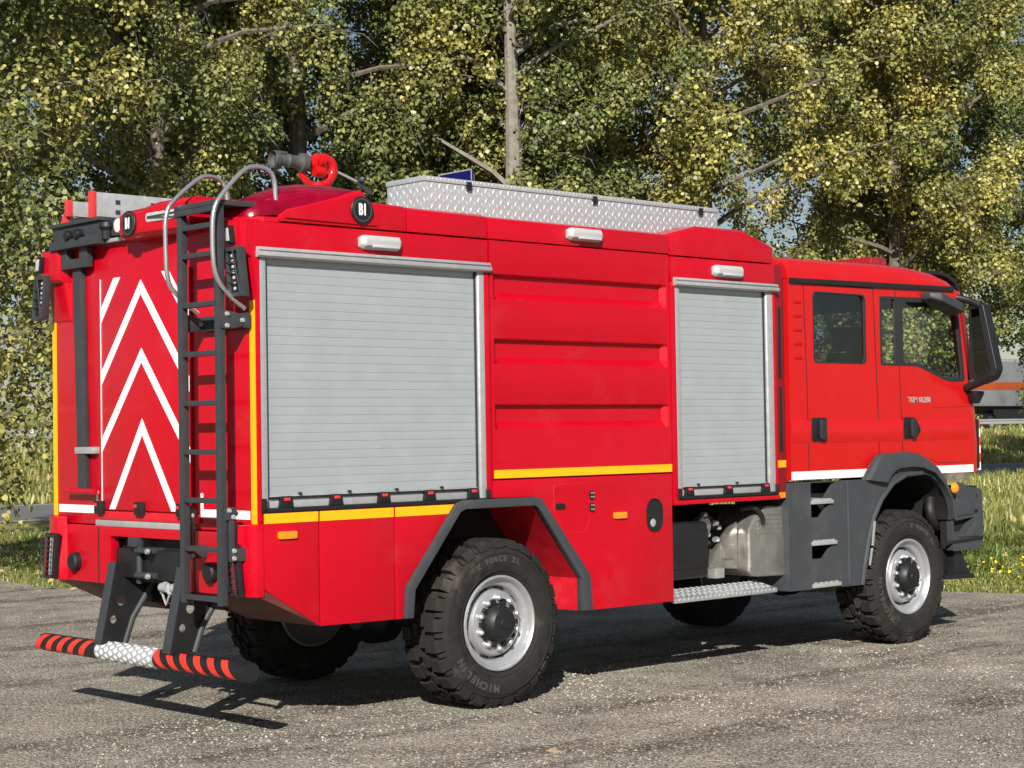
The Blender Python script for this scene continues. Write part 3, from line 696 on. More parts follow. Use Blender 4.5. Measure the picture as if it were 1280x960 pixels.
    b = MB(); b.extr([(2.794, .588), (3.665, .584), (3.665, 1.524), (1.884, 1.524), (1.884, 1.406), (2.265, 1.402), (2.315, 1.385), (2.772, .842)], Y0, Y1, 'y'); lp = part(b, 'skirt_panel', 'red_paint', bevel=.004)
    # wheel-arch trim and liner
    n_ = len(ARCH_O); secs = []
    b = MB()
    for yy in (1.225, 1.278): secs.append([(p[0], s * yy, p[1]) for p in ARCH_O] + [(p[0], s * yy, p[1]) for p in reversed(ARCH_I)])
    b.loft(secs, close=True, capends=False)
    for i in range(n_ - 1):
        for k in (0, 1):
            o_ = k * 2 * n_; b.f.append((o_ + i, o_ + i + 1, o_ + 2 * n_ - 2 - i, o_ + 2 * n_ - 1 - i))
    part(b, 'wheel_arch_trim', 'fender_grey', bevel=.008)
    b = MB(); b.loft([[(p[0], s * y, p[1]) for p in ARCH_I] for y in (1.226, .74)]); part(b, 'wheel_arch_liner', 'inner_red')
    b = MB(); b.extr([(1.10, .70), (2.75, .62), (2.75, 1.45), (1.10, 1.45)], s * .735, s * .725, 'y'); part(b, 'wheel_bay_wall', 'deep_black')
    return lp
def scene_light(x0, x1, z, s=-1, yb=1.25):
    b = MB(); zc = z; c = .012
    b.loft([[(x, s * (yb - .002), zc + h), (x, s * (yb + d * .75), zc + h * .95), (x, s * (yb + d), zc + h * .35), (x, s * (yb + d * .95), zc - h * .5), (x, s * (yb + d * .3), zc - h), (x, s * (yb - .002), zc - h)] for x, h, d in ((x0, .030, .03), (x0 + .03, .045, .055), (x1 - .03, .045, .055), (x1, .030, .03))], close=True, capends=True)
    o = part(b, 'scene_light', 'scene_white', bevel=.006)
    b = MB(); b.obox(((x0 + x1) / 2 + .02, s * (yb + .0515), zc - .026), ((x1 - x0) / 2 - .06, 0, 0), (0, s * .006, .004), (0, -.003 * s, .010)); b.build('lens', 'lamp_lens', o, bevel=.003)
lp = side(-1); side(1)
for z, xs in ((3.055, (.768, 1.102)), (3.225, (2.608, 2.952)), (3.045, (4.157, 4.501))): scene_light(xs[0], xs[1], z)
# fittings on the right skirt
b = MB(); b.extr(rpoly([(2.445, 1.478), (2.445, 1.30), (2.545, 1.14), (2.735, 1.13), (2.80, 1.20), (2.80, 1.478)], .03), -1.2503, -1.2525, 'y', holes=[rpoly([(2.449, 1.474), (2.449, 1.302), (2.547, 1.144), (2.733, 1.134), (2.796, 1.203), (2.796, 1.474)], .028)]); b.build('flap_seam', 'inner_red', lp, smooth=False)
b = MB(); b.extr(rrect(2.464, 2.556, 1.305, 1.348, .012), -1.2505, -1.256, 'y'); b.build('flap_latch', 'black', lp, bevel=.002)
for z in (1.396, 1.309):
    b = MB(); b.extr(rrect(2.795, 2.840, z - .03, z + .03, .008), -1.2505, -1.262, 'y'); o = b.build('socket', 'black', lp, bevel=.003)
    b = MB(); [b.lathe([(.0, 0), (.007, 0), (.007, .003), (0, .003)], (2.818 + dx, -1.266, z + dz), n=8) for dx in (-.010, .010) for dz in (-.014, .014)]; b.build('socket_pins', 'alu', lp)
def marker(x0, x1, z0, z1, parent):
    b = MB(); b.extr(rrect(x0, x1, z0, z1, .01), -1.2505, -1.268, 'y'); b.build('marker_lamp', 'amber', parent, bevel=.004)
marker(3.035, 3.166, 1.217, 1.263, lp); marker(.125, .262, 1.222, 1.268, T)
def oval(cx, cz, w, h, n=14):
    return [(cx + w * math.cos(a), cz + (h - w) + w * math.sin(a)) for a in np.linspace(0, PI, n)] + [(cx + w * math.cos(a), cz - (h - w) + w * math.sin(a)) for a in np.linspace(PI, 2 * PI, n)]
b = MB(); b.extr(oval(3.470, 1.226, .087, .123), -1.2503, -1.258, 'y', holes=[oval(3.470, 1.226, .076, .112)]); b.build('port_rim', 'black', lp, bevel=.002)
b = MB(); b.extr(oval(3.470, 1.226, .076, .112), -1.2503, -1.2525, 'y'); pr_ = b.build('filler_port', 'deep_black', lp)
b = MB(); b.lathe([(.0, 0), (.022, 0), (.03, .004), (.0, .006)], (3.452, -1.2575, 1.17), n=14); b.build('filler_cap', 'alu_bright', lp)

# ---- rear face
b = MB(); b.box(-.002, .05, -1.238, 1.238, 1.268, 3.145); rear = part(b, 'rear_panel', 'red_paint', bevel=.01)
for s in (-1, 1):
    y0, y1 = sorted((s * 1.172, s * 1.228)); b = MB(); b.box(-.006, -.0035, y0, y1, 1.318, 2.66); b.build('reflective_stripe', 'yellow_tape', rear, smooth=False)
    b = MB(); b.extr([(s * 1.155, 1.343), (s * .622, 1.343), (s * .622, 1.495), (s * .650, 1.495), (s * .650, 1.396), (s * 1.155, 1.396)], -.0062, -.0035, 'x'); b.build('white_marking', 'white_paint', rear, smooth=False)
b = MB(); b.box(-.022, -.0025, -.545, .545, 1.372, 2.914); hatch = part(b, 'rear_hatch', 'red_paint', bevel=.006)
b = MB(); b.box(-.0255, -.0225, .536, .544, 1.372, 2.912); b.build('white_marking', 'white_paint', hatch, smooth=False)
def clip_chevron(z_ap, sl, th, yc=.028):
    """one limb each side, clipped by the hatch"""
    out_ = []
    for s in (-1, 1):
        pts = []; lim = .533 if s > 0 else -.540
        w = abs(lim - yc); zb = 1.376; zt = 2.910
        import itertools
        poly = [(0, z_ap), (w, z_ap - sl * w), (w, z_ap - th - sl * w), (0, z_ap - th)]
        def clip(poly, f, inter):
            r = []
            for i in range(len(poly)):
                a, c = poly[i - 1], poly[i]; fa, fc = f(a), f(c)
                if (fa >= 0) != (fc >= 0):
                    t = fa / (fa - fc); r.append((a[0] + (c[0] - a[0]) * t, a[1] + (c[1] - a[1]) * t))
                if fc >= 0: r.append(c)
            return r
        poly = clip(poly, lambda p: p[1] - zb, 0)
        if poly: poly = clip(poly, lambda p: zt - p[1], 0)
        if len(poly) >= 3: out_.append([(yc + s * p[0], p[1]) for p in poly])
    return out_
for z_ap, sl, th in ((3.305, 1.17, .10), (2.875, 1.155, .092), (2.429, 1.155, .092), (1.97, 1.42, .105)):
    b = MB(); cp = clip_chevron(z_ap, sl, th)
    for p in cp: b.extr(p, -.0258, -.0225, 'x')
    if z_ap > 3:
        for p in cp: b = MB(); b.extr(p, -.0258, -.0225, 'x'); b.build('chevron', 'white_paint', hatch, smooth=False)
        continue
    b.build('chevron', 'white_paint', hatch, smooth=False, weld=True)
for y in (.545, .04, -.46):
    b = MB(); b.box(-.06, -.003, y - .045, y + .045, 1.345, 1.43); h_ = part(b, 'hinge', 'black', bevel=.006)
    b = MB(); b.box(-.064, -.0605, y + .005, y + .035, 1.395, 1.415); b.build('hinge_tab', 'latch_red', h_)
b = MB(); b.box(-.03, .06, -.56, .62, 1.262, 1.302); part(b, 'step_plate', 'galv', bevel=.003)
b = MB(); b.box(-.025, -.003, -.62, .60, 1.305, 1.362); part(b, 'lower_hatch_strip', 'inner_red', bevel=.004)
b = MB(); b.box(-.05, .4, -.62, 1.0, 3.148, 3.172); part(b, 'rear_ledge', 'galv', bevel=.003)
# bumper valance with cut-out for the hitch
b = MB(); b.extr([(-1.245, .88), (-1.245, 1.315), (-1.19, 1.318), (-1.18, 1.262), (1.18, 1.262), (1.19, 1.318), (1.245, 1.315), (1.245, .88), (.43, .88), (.43, 1.197), (-.43, 1.197), (-.43, .88)], -.03, .04, 'x'); val = part(b, 'rear_valance', 'red_paint', bevel=.008)
b = MB()
for y in (.582, -.582): b.box(-.032, -.0305, y - .006, y + .006, .885, 1.255)
b.build('seam', 'deep_black', val, smooth=False)
for s in (-1, 1):
    # raised corner blocks below the yellow stripes
    b = MB(); b.loft([[(-.03, s * 1.0, z), (-.075, s * (1.03 + .03 * (z > 1)), z), (-.075, s * 1.12, z), (-.03, s * 1.25, z), (.02, s * 1.255, z)] for z in (.882, 1.0, 1.312)], capends=True); part(b, 'bumper_corner', 'red_paint', bevel=.006, ang=25)
    c = Vector((-.095, s * 1.10, 1.045))
    b = MB(); b.obox(c, (.02, 0, 0), (0, .075, 0), (.0, s * -.02, .155)); la = part(b, 'tail_lamp', 'black', bevel=.006)
    for k in (-1, 1):
        b = MB(); b.obox(c + Vector((-.022, k * .035, 0)), (.008, 0, 0), (0, .018, 0), (0, s * -.017, .13)); b.build('lens', 'lamp_lens' if k * s < 0 else 'lamp_red', la, bevel=.006)
    b = MB()
    for dz in np.linspace(-.14, .14, 9): b.tube([c + Vector((-.045, -.07 + s * -.02 * dz / .155, dz)), c + Vector((-.045, .07 + s * -.02 * dz / .155, dz))], .003, 5)
    for dy in (-.072, 0, .072): b.tube([c + Vector((-.03, dy + s * .02, -.15)), c + Vector((-.045, dy + s * .018, -.14)), c + Vector((-.045, dy - s * .018, .14)), c + Vector((-.03, dy - s * .02, .15))], .004, 5)
    b.build('wire_guard', 'dark_grey', la)
    b = MB(); b.lathe([(.0, -.05), (.05, -.05), (.062, -.04), (.065, .0), (.065, .02)], (-.03, s * .868 if s > 0 else -.79, 1.012), 'x', 24); part(b, 'round_plug', 'black')
    # slanted underside
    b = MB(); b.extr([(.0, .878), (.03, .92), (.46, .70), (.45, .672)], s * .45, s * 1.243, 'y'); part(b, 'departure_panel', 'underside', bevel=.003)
b = MB(); b.box(.30, .34, -.44, .44, .74, 1.2); part(b, 'underbody', 'deep_black')
# hitch in the cut-out
b = MB(); b.box(.06, .10, -.43, .43, .9, 1.19); b.box(-.0, .06, -.41, .41, .93, 1.12); hp = part(b, 'hitch_beam', 'black', bevel=.006)
b = MB(); b.tube([(-.02, .08, .9), (-.02, .08, 1.2)], .022, 10); b.box(-.03, .06, -.10, .12, 1.10, 1.135); b.box(-.03, .06, -.10, .12, .94, .975); b.tube([(-.06, .06, 1.118), (-.06, -.1, 1.118)], .018, 8); b.tube([(-.06, .06, .958), (-.06, -.1, .958)], .018, 8); b.box(-.055, .0, .06, .17, 1.14, 1.20); b.build('tow_jaw', 'dark_grey', hp, bevel=.005)
for dy, dz in ((-.11, 1.118), (-.11, .958)):
    b = MB(); b.lathe([(0, -.014), (.016, -.014), (.02, 0), (.016, .012), (0, .012)], (-.075, dy, dz), 'x', 10); b.build('bolt_head', 'alu', hp)
for y in (-.17, -.30):
    b = MB(); b.tube([(.02, y + .045 * math.cos(a), .86 + .05 * math.sin(a)) for a in np.linspace(-.3, PI + .3, 12)], .016, 8); b.tube([(.02, y + .045, .845), (.02, y, .775), (.02, y - .045, .845)], .008, 7); b.lathe([(0, -.035), (.03, -.035), (.03, .035), (0, .035)], (.01, y, .885), 'y', 12); part(b, 'shackle', 'alu_bright')
# underrun bar, white in the middle and striped at both ends
def bar(y0, y1, r, name, m, n=26, cap=True):
    b = MB(); b.lathe([(0, y0), (r * .9, y0), (r, y0 + math.copysign(.012, y1 - y0)), (r, y1), (0, y1)], (-.10, 0, .45), 'y', n); return part(b, name, m)
ub = bar(1.20, -1.285, .060, 'underrun_bar', 'black')
b = MB(); b.lathe([(.0625, .425), (.0640, .415), (.0640, -.275), (.0625, -.285), (.05, -.285)], (-.10, 0, .45), 'y', 28); wb = b.build('white_sleeve', 'tread_alu', ub)
b = MB()
for i in range(12):
    for k in range(9):
        a = 2 * PI * (k + .5 * (i % 2)) / 9 ; yy = .39 - i * .058
        c = Vector((-.10 + .064 * math.cos(a), yy, .45 + .064 * math.sin(a))); nv = Vector((math.cos(a), 0, math.sin(a))); tv = Vector((-math.sin(a), 0, math.cos(a))); yv = Vector((0, 1, 0))
        b.add([c + yv * .027, c + tv * .019, c - yv * .027, c - tv * .019, c + nv * .004], [(0, 1, 4), (1, 2, 4), (2, 3, 4), (3, 0, 4)])
tag(b.build('tread_pattern', 'white_paint', wb, smooth=False), kind='stuff')
for y_start, cnt, sgn in ((1.165, 5, 1), (-.345, 6, -1)):
    for i in range(cnt):
        yc = y_start - i * (.148 if sgn > 0 else .152); b = MB(); R_ = .0612; secs = []
        for a in np.linspace(.62 * PI, 1.28 * PI, 14):
            sk_ = (a - .95 * PI) * .055 * sgn; secs.append([(-.10 + R_ * math.cos(a), yc + sk_ + d, .45 + R_ * math.sin(a)) for d in (.036, -.036)])
        b.loft(secs); b.build('warning_stripe', 'orange_red', ub)
for y in (.33, -.50):
    hs = [[(cx + rr * math.cos(a), cz + rr * math.sin(a)) for a in np.linspace(0, 2 * PI, 14, endpoint=False)] for cx, cz, rr in ((-.072, .655, .027), (-.012, .775, .034))]
    b = MB(); b.extr([(-.16, .50), (-.045, 1.03), (.25, 1.03), (.22, .88), (.06, .66), (.0, .50)], y - .008, y + .008, 'y', holes=hs); am = part(b, 'bar_arm', 'black')
    b = MB(); b.extr([(-.16, .50), (-.045, 1.03), (-.028, 1.03), (-.143, .50)], y + .0085, y + .10, 'y'); b.build('arm_flange', 'dark_grey', am, bevel=.003)
    b = MB(); b.tube([(.005, y - .02, .50), (.065, y - .02, .66), (.225, y - .02, .89)], .02, 10); b.build('arm_strut', 'dark_grey', am)

# ---- ladder on the rear
lx = -.2
b = MB()
lad = None
for y in (-.745, -1.145):
    b = MB(); b.box(lx - .026, lx + .026, y - .021, y + .021, .84, 3.225)
    if lad is None: lad = part(b, 'access_ladder', 'dark_grey', bevel=.006)
    else: b.build('rail', 'dark_grey', lad, bevel=.006)
for z in (.877, 1.171, 1.463, 1.754, 2.048, 2.346, 2.644, 2.943, 3.115):
    b = MB(); b.box(lx - .02, lx + .022, -1.12, -.77, z - .016, z + .016); b.build('rung', 'dark_grey', lad, bevel=.004)
b = MB(); b.box(-.235, .26, -1.17, -.71, 3.226, 3.258); b.box(-.235, -.215, -1.17, -.71, 3.19, 3.226); b.build('top_platform', 'dark_grey', lad, bevel=.005)
for z, w in ((2.54, .10), (1.385, .07)):
    for y in (-.72, -1.17):
        b = MB(); b.extr([(-.21, z - .05), (-.15, z - .055), (-.03, z - .03), (-.03, z + .03), (-.15, z + .055), (-.21, z + .05)] if z > 2 else [(-.20, z - .04), (-.13, z - .03), (-.10, z), (-.13, z + .04), (-.20, z + .04)], y - .008, y + .008, 'y'); br = b.build('bracket', 'dark_grey', lad, bevel=.003)
        for dx, dz in ((-.17, .035), (-.17, -.035), (-.06, .0)) if z > 2 else ((-.17, .02), (-.14, -.02)):
            b = MB(); b.lathe([(0, -.012), (.012, -.012), (.016, 0), (0, .0)], (dx, y - .008, z + dz), 'y', 8); b.build('bolt', 'alu_bright', lad)
    if z < 2: continue
    b = MB(); b.box(-.05, -.02, -1.21, -.68, z - .045, z + .045); b.build('mount_bar', 'dark_grey', lad, bevel=.004)
for y in (-.70, -1.15):
    b = MB(); b.box(-.165, -.125, y - .022, y + .022, 1.10, 1.42); b.box(-.15, -.02, y - .03, y + .03, 1.10, 1.18); b.build('fold_link', 'dark_grey', lad, bevel=.005)
    for z in (1.12, 1.165):
        b = MB(); b.lathe([(0, -.012), (.012, -.012), (.016, 0), (0, .0)], (-.14, y - .031, z), 'y', 8); b.build('bolt', 'alu_bright', lad)
def smooth_path(pts, it=2):
    for _ in range(it):
        q = [pts[0]]
        for a, c in zip(pts[:-1], pts[1:]):
            a = Vector(a); c = Vector(c); q += [a * .75 + c * .25, a * .25 + c * .75]
        pts = q + [pts[-1]]
    return pts
for y, pth in ((-1.19, [(-.05, 2.61), (-.15, 2.674), (-.262, 2.79), (-.276, 3.0), (-.268, 3.20), (-.188, 3.306), (-.05, 3.445), (.02, 3.475), (.12, 3.472), (.18, 3.42), (.185, 3.26)]), (-.70, [(-.06, 2.61), (-.207, 2.711), (-.280, 2.79), (-.288, 3.0), (-.290, 3.226), (-.208, 3.318), (-.05, 3.45), (.02, 3.472), (.10, 3.462), (.16, 3.41), (.165, 3.26)])):
    b = MB(); b.tube(smooth_path([(x, y, z) for x, z in pth]), .0145, 12); part(b, 'grab_rail', 'chrome')

# ---- upper corner lamps and roof pods
def logo(c, nrm, up, r):
    nrm = Vector(nrm).normalized(); up = Vector(up); xa = up.cross(nrm).normalized(); c = Vector(c)
    M_ = frame_mtx(c, xa, up)
    def disc(prof, name, m, par):
        b = MB(); b.lathe(prof, (0, 0, 0), 'z', 32); b.v = [tuple(M_ @ Vector(p)) for p in b.v]; return b.build(name, m, par)
    d = disc([(0, 0), (r * .98, 0), (r, .004), (r, .010), (r * .96, .014), (0, .014)], 'logo_disc', 'black', T)
    disc([(r * .76, .0142), (r * .80, .0155), (r * .84, .0142)], 'logo_ring', 'nozzle_grey', d)
    place_text('logo_letters', 'B1', r * 1.12, M_ @ Matrix.Translation((0, .0, .0155)) @ Matrix.Scale(.62, 4, (1, 0, 0)), 'white_paint', d, .001, .004)
def pod(s):
    # red fairing with flat cheek
    b = MB()
    def sec(x, zt, y_in=.95): return [(x, s * 1.25, 3.146), (x, s * 1.248, zt - .02), (x, s * 1.225, zt), (x, s * y_in, zt + .015), (x, s * y_in, 3.15)]
    b.loft([sec(.17, 3.19), (sec(.23, 3.232)), sec(.812, 3.388), sec(.885, 3.318), sec(1.163, 3.310)], close=True, capends=True)
    part(b, 'roof_pod', 'red_paint', bevel=.005, ang=18)
    b = MB(); b.extr([(.205, 3.166), (.921, 3.163), (.90, 3.19), (.83, 3.30), (.80, 3.355), (.24, 3.215)], s * 1.2502, s * 1.262, 'y'); ck = part(b, 'pod_cheek', 'red_paint', bevel=.006)
    # dark red dome wrapping the rear corner
    b = MB(); secs = []
    plan = [(.82, 1.235), (.60, 1.24), (.40, 1.242), (.20, 1.238), (.08, 1.215), (-.005, 1.165), (-.05, 1.09), (-.06, .98), (-.05, .90)]
    tops = [3.405, 3.425, 3.418, 3.39, 3.36, 3.335, 3.315, 3.30, 3.29]
    ins = [(.86, 1.0), (.62, 1.0), (.45, 1.0), (.30, 1.0), (.22, 1.0), (.17, .98), (.14, .96), (.12, .93), (.12, .90)]
    bots = [3.36, 3.30, 3.25, 3.19, 3.175, 3.172, 3.172, 3.172, 3.172]
    for (x, y), zt, (xi, yi), zb_ in zip(plan, tops, ins, bots):
        q = []
        for t in np.linspace(0, 1, 8):
            a = t * PI / 2; q.append((x + (xi - x) * (1 - math.cos(a)), s * (y + (yi - y) * (1 - math.cos(a))), zb_ + (zt - zb_) * math.sin(a)))
        secs.append(q)
    b.loft(secs); part(b, 'beacon_dome', 'dome_red', ang=60)
    b = MB(); b.extr([(p[0], s * p[1]) for p in plan[3:]] + [(.12, s * .9), (.3, s * 1.0)], 3.14, 3.17, 'z'); part(b, 'dome_base', 'red_paint', smooth=False)
    # corner block with lamps
    b = MB(); b.loft([[(-.002, s * .955, z), (-.098 + k, s * .985, z), (-.098 + k, s * 1.19, z), (-.08 + k, s * 1.246, z), (.02, s * 1.246, z)] for z, k in ((2.66, .088), (2.92, .05), (2.94, .0), (3.145, .0))], capends=True); part(b, 'corner_block', 'red_paint', bevel=.005, ang=25)
    c = Vector((-.125, -1.205 if s < 0 else 1.175, 2.825)); tl = s * -.022
    b = MB(); b.extr([(-.075, -.15), (.075, -.15), (.075, .15), (-.075, .15)], -.02, .035, 'x', holes=[[(-.055, -.125), (.055, -.125), (.055, .125), (-.055, .125)]]); b.v = [(c.x + p[0], c.y + p[1] + tl * p[2] / .15, c.z + p[2]) for p in b.v]; wl = part(b, 'work_lamp', 'dark_grey', bevel=.004)
    b = MB(); b.obox(c + Vector((.012, 0, 0)), (.012, 0, 0), (0, .056, 0), (0, tl * .8, .126)); b.build('reflector', 'black', wl)
    for k in range(7):
        b = MB(); dz = -.10 + k * .033; b.lathe([(0, -.010), (.009, -.007), (.012, 0), (0, .0)], (c.x, c.y + .018 * -s + tl * dz / .15, c.z + dz), 'x', 8); b.build('led', 'lamp_lens', wl)
    b = MB()
    for dz in (-.06, .0, .06): b.tube([c + Vector((-.022, -.07 + tl * dz / .15, dz)), c + Vector((-.022, .07 + tl * dz / .15, dz))], .004, 5)
    b.tube([c + Vector((-.024, -.065 - tl, -.14)), c + Vector((-.024, .0, .14))], .005, 5); b.build('guard_bar', 'dark_grey', wl)
    b = MB(); b.obox((-.113, -1.13 if s < 0 else 1.20, 3.055), (.018, 0, 0), (0, .035, 0), (.0, -s * .01, .055)); ml = part(b, 'strobe_lamp', 'black', bevel=.005)
    b = MB(); b.obox((-.133, -1.13 if s < 0 else 1.20, 3.055), (.004, 0, 0), (0, .02, 0), (.0, -s * .007, .04)); b.build('lens', 'lamp_lens', ml, bevel=.003)
pod(-1); pod(1)
logo((.789, -1.262, 3.255), (0, -1, 0), (0, 0, 1), .088)

# ---- rear roof: stowage tray, bracket, centre cover
b = MB(); b.extr([(.22, 3.19), (1.14, 3.19), (1.17, 3.305), (1.19, 3.325), (.53, 3.325), (.51, 3.29), (.22, 3.29)], -.035, .45, 'x'); tray = part(b, 'stowage_tray', 'dark_grey', bevel=.006)
b = MB(); b.box(-.06, .45, .50, 1.17, 3.308, 3.334); b.build('tray_lip', 'dark_grey', tray, bevel=.004)
b = MB(); b.box(-.12, -.04, .42, 1.06, 3.140, 3.20); br = part(b, 'ladder_bracket', 'dark_grey', bevel=.004)
b = MB(); b.extr([(.63, 3.005), (.985, 3.005), (.985, 3.225), (.90, 3.225), (.90, 3.07), (.73, 3.07), (.73, 3.225), (.63, 3.225)], -.075, -.025, 'x'); b.build('bracket_fork', 'dark_grey', br, bevel=.004)
for y in (.80, .67):
    b = MB(); b.lathe([(0, -.03), (.03, -.028), (.038, -.01), (.034, .02), (0, .02)], (-.11, y, 3.225), 'x', 12); b.build('knob', 'black', br)
b = MB(); b.tube([(-.05, .40, 3.17), (-.05, .40, 3.25)], .035, 10); b.lathe([(0, .04), (.05, .03), (.055, .0), (.03, -.03)], (-.05, .40, 3.25), 'z', 12); b.build('stop_knob', 'black', br)
b = MB(); b.extr([(.725, 1.475), (.765, 3.01), (.875, 3.01), (.825, 1.475)], -.045, -.004, 'x'); post = part(b, 'support_post', 'dark_grey', bevel=.006)
b = MB(); b.box(-.055, -.003, .60, .85, 1.745, 1.79); b.build('clamp', 'galv', post, bevel=.004)
b = MB(); b.tube([(-.055, .955, 1.49), (-.055, .57, 1.49)], .02, 12); b.build('handle', 'red_paint', post)
# centre cover with logo and slot lamp
b = MB(); secs = []
for y, z0, z1, x0 in ((.115, 3.150, 3.305, -.115), (.09, 3.130, 3.318, -.14), (-.155, 3.128, 3.318, -.145), (-.30, 3.128, 3.345, -.12), (-.66, 3.128, 3.345, -.09)):
    secs.append([(.30, y, z0), (x0 + .05, y, z0), (x0, y, z0 + .03), (x0, y, z1 - .035), (x0 + .045, y, z1), (.30, y, z1)])
b.loft(secs, close=True, capends=True); cv = part(b, 'rear_cover', 'red_paint', bevel=.005, ang=20)
logo((-.145, -.045, 3.222), (-1, 0, 0), (0, 0, 1), .085)
b = MB(); b.extr([(y, z) for y, z in rrect(-.62, -.215, 3.215, 3.275, .028)], -.135, -.100, 'x'); b.v = [(p[0] + (.035 if p[1] < -.4 else .0), p[1], p[2]) for p in b.v]; b.build('slot_lamp', 'scene_white', cv, bevel=.008)
b = MB(); b.extr([(y, z) for y, z in rrect(-.58, -.24, 3.238, 3.252, .006)], -.1375, -.1355, 'x'); b.build('slot_lens', 'dark_grey', cv)
b = MB(); b.lathe([(0, -.05), (.045, -.035), (.05, 0), (.04, .03)], (-.08, .16, 3.235), 'x', 14); part(b, 'beacon_cap', 'white_paint')
# roof deck and side stowage box of tread plate
b = MB(); b.box(.35, 4.9, -1.0, 1.0, 3.155, 3.20); part(b, 'roof_deck', 'galv', bevel=.004)
bx0, bx1, by0, by1, bz0, bz1 = 1.53, 4.53, -1.0, -.61, 3.20, 3.535
b = MB(); b.box(bx0, bx1, by0, by1, bz0, bz1); box_ = part(b, 'roof_box', 'tread_alu', bevel=.003)
b = MB(); b.box(bx0 - .008, bx1 + .008, by0 - .008, by1 + .008, bz1 + .001, bz1 + .035); lid = b.build('box_lid', 'tread_alu', box_, bevel=.003)
def diamonds(o, u, v, w, h, d, n_, size, parent, name='tread_pattern', m='tread_lump'):
    b = MB(); o = Vector(o); u = Vector(u); v = Vector(v); n_ = Vector(n_); i = 0; y = d * .5
    while y < h:
        x = d * (.5 if i % 2 else 1.0)
        while x < w:
            c = o + u * x + v * y; a = (u * .55 + v * .83) if i % 2 == 0 else (u * .55 - v * .83); a2 = a.cross(n_); a = a * size; a2 = a2 * size * .42
            e = n_ * size * .16
            b.add([c + a, c + a2, c - a, c - a2, c + a * .45 + e, c + a2 * .4 + e, c - a * .45 + e, c - a2 * .4 + e], [(0, 1, 5, 4), (1, 2, 6, 5), (2, 3, 7, 6), (3, 0, 4, 7), (4, 5, 6, 7)])
            x += d
        y += d * .5; i += 1
    return tag(b.build(name, m, parent, smooth=False), kind='stuff')
diamonds((bx0, by0 - .0005, bz0), (1, 0, 0), (0, 0, 1), bx1 - bx0, bz1 - bz0 - .01, .070, (0, -1, 0), .024, box_)
diamonds((bx0 - .0005, by1, bz0), (0, -1, 0), (0, 0, 1), by1 - by0, bz1 - bz0 - .01, .070, (-1, 0, 0), .024, box_)
diamonds((bx0, by0 - .0085, bz1 + .006), (1, 0, 0), (0, 0, 1), bx1 - bx0, .03, .036, (0, -1, 0), .010, lid)
for x in (1.92, 3.15, 4.32):
    b = MB(); b.box(x - .02, x + .02, by0 - .022, by0 - .009, bz1 - .035, bz1 + .022); b.box(x - .03, x + .03, by0 - .02, by0 - .009, bz1 - .012, bz1 - .002); b.build('box_catch', 'black', box_, bevel=.003)

# ---- water cannon on the roof
mx_, my_ = .98, -.55
XF = lambda p: (1.0 + (p[0] - 1.0) * .68, -.55 + (p[1] + .55) * .68, 3.52 + (p[2] - 3.50) * .68)
b = MB(); b.lathe([(0, 3.20), (.13, 3.20), (.13, 3.24), (.07, 3.26), (.06, 3.46), (.085, 3.47), (.085, 3.50), (.05, 3.51), (0, 3.51)], (mx_, my_, 0), 'z', 20); can = part(b, 'water_cannon', 'cab_red')
b = MB(); b.tube(smooth_path([(mx_ + .02, my_, 3.46), (mx_ + .10, my_ - .02, 3.52), (mx_ + .17, my_ - .03, 3.62), (mx_ + .14, my_ - .03, 3.73), (mx_ + .02, my_ - .02, 3.755), (mx_ - .07, my_, 3.715)]), .052, 14); b.build('elbow', 'cab_red', can)
b = MB(); b.tube(smooth_path([(mx_ - .02, my_ + .02, 3.46), (mx_ - .12, my_ + .04, 3.52), (mx_ - .17, my_ + .05, 3.60), (mx_ - .14, my_ + .04, 3.66)]), .034, 12); b.lathe([(0, -.06), (.05, -.06), (.055, -.04), (.055, .04), (.05, .06), (0, .06)], (mx_ - .02, my_ - .05, 3.61), 'x', 14); b.lathe([(0, -.03), (.06, -.03), (.065, 0), (.06, .03), (0, .03)], (mx_ + .01, my_ - .04, 3.72), 'x', 14); b.build('swivel_joint', 'cab_red', can)
ndir = Vector((-1, .08, .02)).normalized()
def along(prof, o, d, n=20):
    b = MB(); b.lathe(prof, (0, 0, 0), 'z', n); q = d.to_track_quat('Z', 'Y').to_matrix(); b.v = [tuple(q @ Vector(p) + Vector(o)) for p in b.v]; return b
along([(0, 0), (.062, 0), (.062, .06), (.05, .065), (.05, .10), (0, .10)], (mx_ - .04, my_ + .0, 3.69), ndir).build('collar', 'cab_red', can)
noz = along([(0, .09), (.085, .09), (.092, .10), (.092, .16), (.075, .17), (.062, .20), (.062, .27), (.068, .28), (.068, .31), (.058, .32), (.058, .40), (.082, .42), (.088, .47), (.084, .475), (.075, .44), (.05, .42), (.03, .44), (0, .44)], (mx_ - .04, my_, 3.69), ndir, 24).build('nozzle', 'nozzle_grey', can)
b = MB(); b.obox(Vector((mx_ - .04, my_, 3.69)) + ndir * .36 + Vector((0, 0, .075)), ndir * .05, (0, .015, 0), (0, 0, .012)); b.build('nozzle_lug', 'nozzle_grey', can, bevel=.004)
b = MB(); b.tube([(mx_ + .17, my_ - .03, 3.645), (mx_ + .45, my_ - .05, 3.55)], .014, 8); b.build('lever', 'alu_bright', can)
b = MB(); b.tube([(mx_ + .44, my_ - .05, 3.553), (mx_ + .60, my_ - .06, 3.45)], .024, 10); b.lathe([(0, -.03), (.03, -.02), (.036, .0), (.03, .02), (0, .03)], (mx_ + .47, my_ - .1, 3.57), 'z', 10); b.build('lever_grip', 'dark_grey', can)
b = MB(); b.tube([(mx_ + .2, my_ + .1, 3.62), (mx_ + .32, my_ + .1, 3.30)], .012, 6); b.build('stay', 'dark_grey', can)
XF = None

